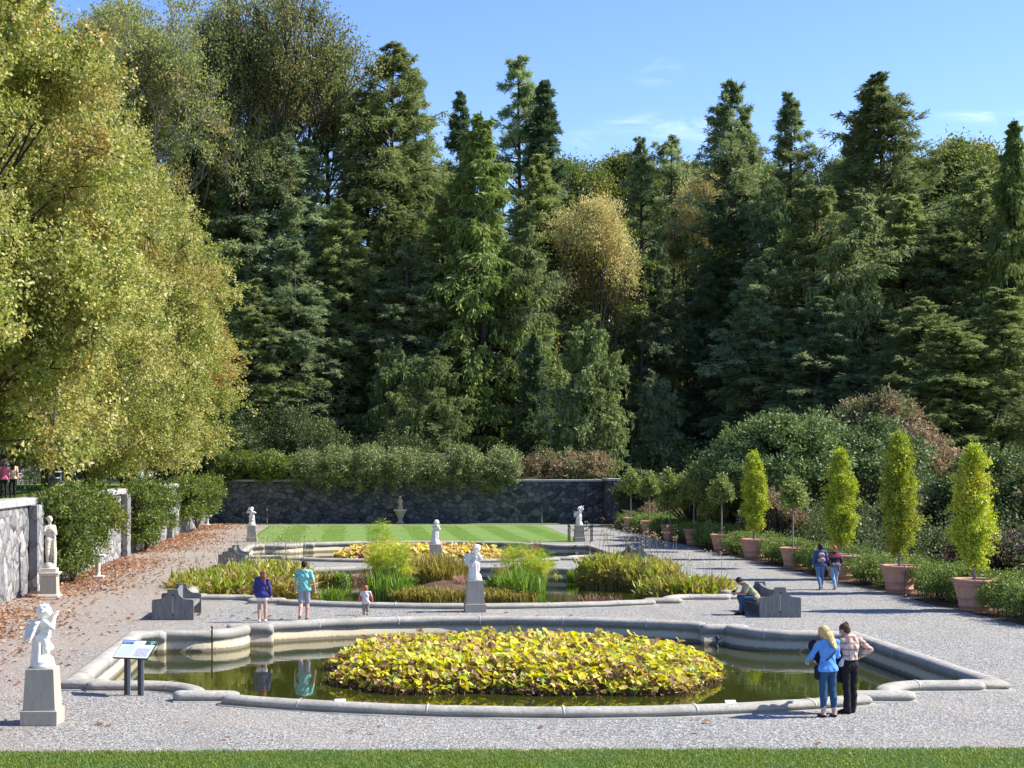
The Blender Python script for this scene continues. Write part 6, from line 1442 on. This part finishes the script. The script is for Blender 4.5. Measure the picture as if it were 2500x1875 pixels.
# ------------------------------------------------------------------ benches
def bench_outline(w=.61, sh=.60, top=.90, nk=.155):
    P = [(-w, -.03), (w, -.03), (w, sh - .05), (w - .015, sh - .015), (w - .05, sh)]
    for t in np.linspace(0, 1, 9): # concave sweep up to the neck
        a = t * PI / 2; P.append((w - .17 - (w - .17 - nk) * math.sin(a), sh + .008 + (top - .04 - sh) * (1 - math.cos(a))))
    P += [(nk - .01, top)]
    return P + [(-x, z) for x, z in P[::-1] if x > 0 and z > 0]
def bench(label, x, y, L_=2.35, rz=0):
    o = thing('stone_bench', label, 'bench', (x, y, 0), rz, 'double sided grey stone benches')
    for k, yy in ((0, -L_ / 2), (1, L_ / 2 - .12)):
        mb = MB(); mb.prism(bench_outline(), yy, yy + .12); e = mb.fix(mb.build('end_slab', M['bench'], o))
        for zz in (.16, .73):
            mbh = MB()
            yf = yy - .004 if k == 0 else yy + .124
            pts = [(.030 * math.cos(a), yf, zz + .030 * math.sin(a)) for a in np.linspace(0, 2 * PI, 13)[:-1]]; mbh.add(pts, [tuple(range(12))]); mbh.build('bolt_hole', M['black_metal'], e)
        ms = MB(); yf = yy - .003 if k == 0 else yy + .1225; ms.box(-.014, .014, min(yf, yf + .002), max(yf, yf + .002), .20, .69); ms.build('pale_seam', M['pedestal'], e)
    n = 12; V = []; F = []
    for i in range(n + 1):
        t = i / n; yy = -L_ / 2 + .12 + (L_ - .24) * t; zt = .86 - .10 * math.sin(t * PI) ** .7
        V += [(-.05, yy, .40), (.05, yy, .40), (.05, yy, zt), (-.05, yy, zt)]
    for i in range(n):
        b = i * 4; F += [(b, b + 1, b + 5, b + 4), (b + 1, b + 2, b + 6, b + 5), (b + 2, b + 3, b + 7, b + 6), (b + 3, b, b + 4, b + 7)]
    mb = MB(); mb.add(V, F); mb.fix(mb.build('backrest', M['bench'], o))
    for s in (1, -1):
        mb = MB(); x0, x1 = (.052, .56) if s > 0 else (-.56, -.052); mb.bbox(x0, x1, -L_ / 2 + .122, L_ / 2 - .122, .34, .44, .02); mb.build('seat', M['bench'], o)
    mb = MB(); mb.box(-.20, .20, -L_ / 2 + .6, -L_ / 2 + .75, 0, .339); mb.box(-.20, .20, L_ / 2 - .75, L_ / 2 - .6, 0, .339); mb.build('support', M['bench'], o)
bench('grey stone bench left, between the nearest and middle pools', -5.27, 45.45)
bench('grey stone bench right, where the man in the olive T shirt sits', 12.70, 46.2)
bench('grey stone bench left, half hidden beyond the canna clumps', -5.35, 68.0)
bench('grey stone bench right, half hidden beyond the brown stalked clumps', 12.65, 68.0)

# ------------------------------------------------------------------ information sign
o = thing('information_sign', 'slanted grey information panel on two metal posts by the left kerb', 'sign', (-4.1, 29.72, 0), 0)
A_ = v3(-.55, .05, .76); ex = norm(v3(.68, -.20, 0)[None])[0]; ed = norm(v3(.36, .46, .30)[None])[0]
ed = norm((ed - ex * (ed @ ex))[None])[0]; up_ = np.cross(ex, ed); Wd, Dp = .74, .60
A_ = v3(-.62, .06, .72)
def panel(nm, u0, u1, v0, v1, t0, t1, mat, par):
    P = [A_ + ex * u + ed * v + up_ * t for t in (t0, t1) for (u, v) in ((u0, v0), (u1, v0), (u1, v1), (u0, v1))]
    mb = MB(); mb.add(P, [(3, 2, 1, 0), (4, 5, 6, 7), (0, 1, 5, 4), (1, 2, 6, 5), (2, 3, 7, 6), (3, 0, 4, 7)]); return mb.build(nm, mat, par)
pn = panel('panel', 0, Wd, 0, Dp, 0, .025, M['black_metal'], o)
m, nt = newmat('sign_face'); finish(nt, (.60, .68, .70), .3, None, .5); panel('sign_face', .012, Wd - .012, .012, Dp - .15, .0252, .028, m, pn)
m, nt = newmat('sign_paper'); finish(nt, (.72, .73, .70), .3, None, .5); panel('title_field', .26, Wd - .24, Dp - .145, Dp - .02, .0252, .028, m, pn)
def photo(nm, cols, sc): 
    m, nt = newmat(nm); f = noise(nt, sc, 4, .6, obj_pos(nt)); finish(nt, ramp(nt, cols, f).outputs[0], .3, None, .5); return m
panel('picture', .012, .25, Dp - .145, Dp - .08, .0252, .028, photo('pic1', [(.4, (.03, .04, .06)), (.6, (.2, .18, .2))], 14), pn); panel('picture', .012, .25, Dp - .078, Dp - .02, .0252, .028, photo('pic3', [(.3, (.12, .32, .75)), (.7, (.3, .5, .85))], 5), pn)
panel('picture', Wd - .23, Wd - .012, Dp - .145, Dp - .02, .0252, .028, photo('pic2', [(.4, (.02, .04, .03)), (.55, (.06, .22, .15)), (.65, (.4, .5, .45))], 12), pn); panel('drawing', .40, Wd - .05, .06, .33, .0282, .030, photo('pic4', [(.4, (.33, .34, .36)), (.6, (.5, .51, .53))], 40), pn)
m, nt = newmat('ink'); finish(nt, (.30, .34, .36), .5)
mb = MB()
r = R(5)
for k in range(13):
    v = .07 + k * .026; u1 = .36 - .05 * r.rand(); P = [A_ + ex * u + ed * vv + up_ * .0285 for (u, vv) in ((.04, v), (u1, v), (u1, v + .008), (.04, v + .008))]; mb.add(P, [(0, 1, 2, 3)])
for (a, b, v) in ((.32, .44, Dp - .06), (.29, .48, Dp - .09)): mb.add([A_ + ex * u + ed * vv + up_ * .0285 for (u, vv) in ((a, v), (b, v), (b, v + .012), (a, v + .012))], [(0, 1, 2, 3)])
mb.build('text_lines', m, pn)
for s in (.33, .72):
    c = A_ + ex * (Wd * s) + ed * .12; mb = MB(); mb.bbox(c[0] - .045, c[0] + .02, c[1] - .03, c[1] + .03, -.05, c[2] - .01, .004); e = mb.build('post', M['black_metal'], o)
    mb = MB(); mb.bbox(c[0] + .021, c[0] + .075, c[1] - .028, c[1] + .028, -.05, c[2] - .0, .004); mb.build('post_face', M['grey_metal'], e)

# ------------------------------------------------------------------ barrier round the far right cherub
PB = {}
for (x, y, lab) in ((12.86, 89.9, 'black barrier post, front left of the cherub behind the chain'), (12.98, 91.4, 'black barrier post, back left of the cherub behind the chain'), (14.10, 89.9, 'black barrier post, front right of the cherub behind the chain'), (14.42, 91.4, 'black barrier post, back right of the cherub behind the chain')):
    mb = MB(); mb.lathe([(.0, 0), (.13, 0), (.13, .02), (.04, .04), (.036, .06), (.036, .93), (.05, .94), (.05, .97), (.03, 1.0), (.0, 1.01)], 12); g = mb.build('barrier_post', M['iron'], None, True, (x, y, 0)); tag(g, lab, 'post', 'barrier posts round the cherub')
for (a, b, lab) in (((12.86, 89.9), (14.10, 89.9), 'hanging black chain in front of the far right cherub'), ((12.98, 91.4), (14.42, 91.4), 'hanging black chain behind the far right cherub')):
    pts = [(a[0] + (b[0] - a[0]) * t, a[1], .88 - .30 * math.sin(t * PI)) for t in np.linspace(0, 1, 14)]; mb = MB(); mb.tube(pts, .014, 6); tag(mb.build('chain', M['iron'], None, True), lab, 'chain', 'barrier chains')
# lamp posts / spigots near the dark wall
def lampstick(x, y, h, lab, head=True):
    o = thing('lamp_stick', lab, 'garden light', (x, y, 0)); mb = MB(); mb.lathe([(.05, 0), (.05, .03), (.022, .04), (.022, h)], 10); mb.build('post', M['black_metal'], o, True)
    if head: mb = MB(); mb.lathe([(.0, h + .001), (.035, h), (.045, h + .08), (.03, h + .16), (.0, h + .17)], 10); mb.build('head', M['grey_metal'], o, True)
lampstick(-6.6, 116.2, 1.05, 'thin black post with a pale head, right behind the left far cherub')
lampstick(14.55, 116.8, 1.75, 'tall thin grey post standing before the dark wall, right of the lawn', False)
lampstick(18.95, 52.0, .92, 'short black post with a slanted head beside the second pot')
# small fittings round the near pool
for (px, Y, lab) in ((735, 27.76, 'small white plant tag on the near kerb left of centre'), (1579, 27.62, 'small white plant tag on the near kerb left of the two women')):
    o = thing('plant_tag', lab, 'plant tag', (hz_(px, Y), Y, .145)); o.rotation_euler = (0, 0, .1); mb = MB(); P = [(-.10, -.03, .03), (.10, -.03, .03), (.10, .05, .085), (-.10, .05, .085), (-.10, -.03, .022), (.10, -.03, .022), (.10, .05, .077), (-.10, .05, .077)]
    mb.add(P, [(0, 1, 2, 3), (7, 6, 5, 4), (0, 4, 5, 1), (1, 5, 6, 2), (2, 6, 7, 3), (3, 7, 4, 0)]); mb.build('card', M['white_paint'], o); mb = MB(); mb.box(-.012, .012, 0, .02, -.02, .05); mb.build('stake', M['black_metal'], o)
o = thing('water_gauge', 'thin dark stake standing in the water at the left far kerb', 'stake', (hz_(458, 39.6), 39.6, -.5)); mb = MB(); mb.lathe([(.02, 0), (.02, .78), (.03, .785), (.03, .82), (0, .825)], 8); mb.build('stake', M['iron'], o, True)
o = thing('fountain_nozzle', 'small dark fountain nozzle in the water near the right far kerb', 'fountain nozzle', (hz_(1537, 41.0), 40.4, -.5))
mb = MB(); mb.lathe([(.05, .1), (.05, .2), (.02, .22), (.02, .36), (.04, .38), (.045, .46), (.0, .5)], 10); mb.build('nozzle', M['iron'], o, True); mb = MB(); mb.tube([(0, 0, .34), (.10, 0, .40), (.14, 0, .44)], .012, 6); mb.build('spout', M['iron'], o)
# white tag in the hedge
o = thing('hedge_sign', 'small white sign lying flat in the hedge between the two nearest pots', 'sign', (hz_(2045, 50.5), 50.5, .88)); mb = MB(); mb.bbox(-.22, .22, -.08, .08, .06, .085, .005); mb.build('board', M['white_paint'], o); mb = MB(); mb.box(-.02, .02, -.02, .02, -.88, .058); mb.build('post', M['black_metal'], o)
# stone posts by the left wall
def baluster(x, y, lab, h=.95):
    o = thing('stone_stand', lab, 'stone stand', (x, y, 0)); mb = MB(); mb.bbox(-.24, .24, -.18, .18, -.03, .10, .02); mb.build('foot', M['marble'], o)
    mb = MB(); mb.lathe([(.13, .10), (.10, .16), (.09, .3), (.11, .55), (.10, h - .16), (.14, h - .10)], 14); mb.build('leg', M['marble_old'], o, True); mb = MB(); mb.bbox(-.3, .3, -.2, .2, h - .1, h, .02); mb.build('top', M['marble'], o)
baluster(-10.25, 60.9, 'white carved stand beside the foot of the largest climber'); baluster(-11.0, 114.5, 'pale stone stand in the corner by the dark wall', .8)
# terrace behind the maples: long low stone building with pale rails, benches
o = thing('pergola', 'long shaded grey stone building behind the maple trunks', 'building', (-30, 95, 3.1))
mb = MB(); mb.box(-3, 3, -45, 38, 0, 3.4); mb.build('wall', M['wall_back'], o)
mb = MB(); mb.box(-3.4, 3.5, -45.5, 38.5, 3.41, 3.9); mb.build('roof', M['cap'], o)
for k in range(14):
    y0 = -42 + k * 5.7; mb = MB(); mb.box(3.003, 3.05, y0, y0 + 1.5, .9, 2.6); w_ = mb.build('window', M['black_metal'], o); mb = MB(); mb.box(3.03, 3.12, y0 - .1, y0 + 1.6, .78, .895); mb.build('sill', M['cap'], w_)
for k, (x, y) in enumerate(((-19.6, 78), (-19.8, 86), (-20.5, 95), (-20, 103))):
    o = thing('garden_bench', ['white slatted bench behind the first visible maple trunk', 'white slatted bench between the second and third maple trunks', 'white slatted bench behind the third maple trunk', 'white slatted bench above the middle climber'][k], 'bench', (x, y, 3.1), -1.2, 'white benches on the terrace')
    mb = MB()
    for j in range(4): mb.box(-.9, .9, -.25 + j * .12, -.17 + j * .12, .42, .45)
    mb.build('seat', M['white_paint'], o); mb = MB()
    for j in range(3): mb.box(-.9, .9, .28, .31, .58 + j * .14, .66 + j * .14)
    mb.build('backrest', M['white_paint'], o)
    for sx_ in (-.8, .75): mb = MB(); mb.box(sx_, sx_ + .05, -.25, -.2, 0, .42); mb.box(sx_, sx_ + .05, .31, .36, 0, .98); mb.build('leg', M['white_paint'], o)
o = thing('handrail', 'pale handrail running behind the maple trunks', 'railing', (-22, 88, 3.1)); 
for zz in (.95, .5): mb = MB(); mb.box(-.03, .03, -22, 26, zz, zz + .06); mb.build('rail', M['white_paint'], o)
for k in range(17): mb = MB(); mb.box(-.035, .035, -22 + k * 3, -21.93 + k * 3, 0, .949); mb.build('post', M['white_paint'], o)
# pinkish roof behind the wall-top bushes
o = thing('tour_tram', 'long low vehicle with a pinkish roof, mostly hidden behind the wall top bushes', 'vehicle', (8.6, 127, 3.2))
mb = MB(); mb.bbox(-3.4, 3.4, -1, 1, .3, 1.55, .05); mb.build('body', plain('pink_panel', (.50, .30, .24), .5, .05), o)
mb = MB(); mb.bbox(-3.3, 1.9, -.95, .95, 1.555, 2.22, .02); c = mb.build('cabin', M['white_paint'], o)
for k in range(4): mb = MB(); mb.box(-3.15 + k * 1.25, -2.0 + k * 1.25, -.965, -.953, 1.68, 2.12); mb.build('window', M['black_metal'], c)
mb = MB(); mb.bbox(-3.5, 2.1, -1.1, 1.1, 2.225, 2.36, .05); mb.build('roof', plain('pink_roof', (.62, .40, .30), .5, .05), o)
for k, (xx, yy) in enumerate(((-2.4, -1), (2.4, -1), (-2.4, .8), (2.4, .8))): mb = MB(); mb.lathe([(0, 0), (.42, 0), (.42, .2), (0, .2)], 16); wv = mb.build('wheel', M['iron'], o); wv.rotation_euler = (PI / 2, 0, 0); wv.location = (xx, yy + .2, .42)
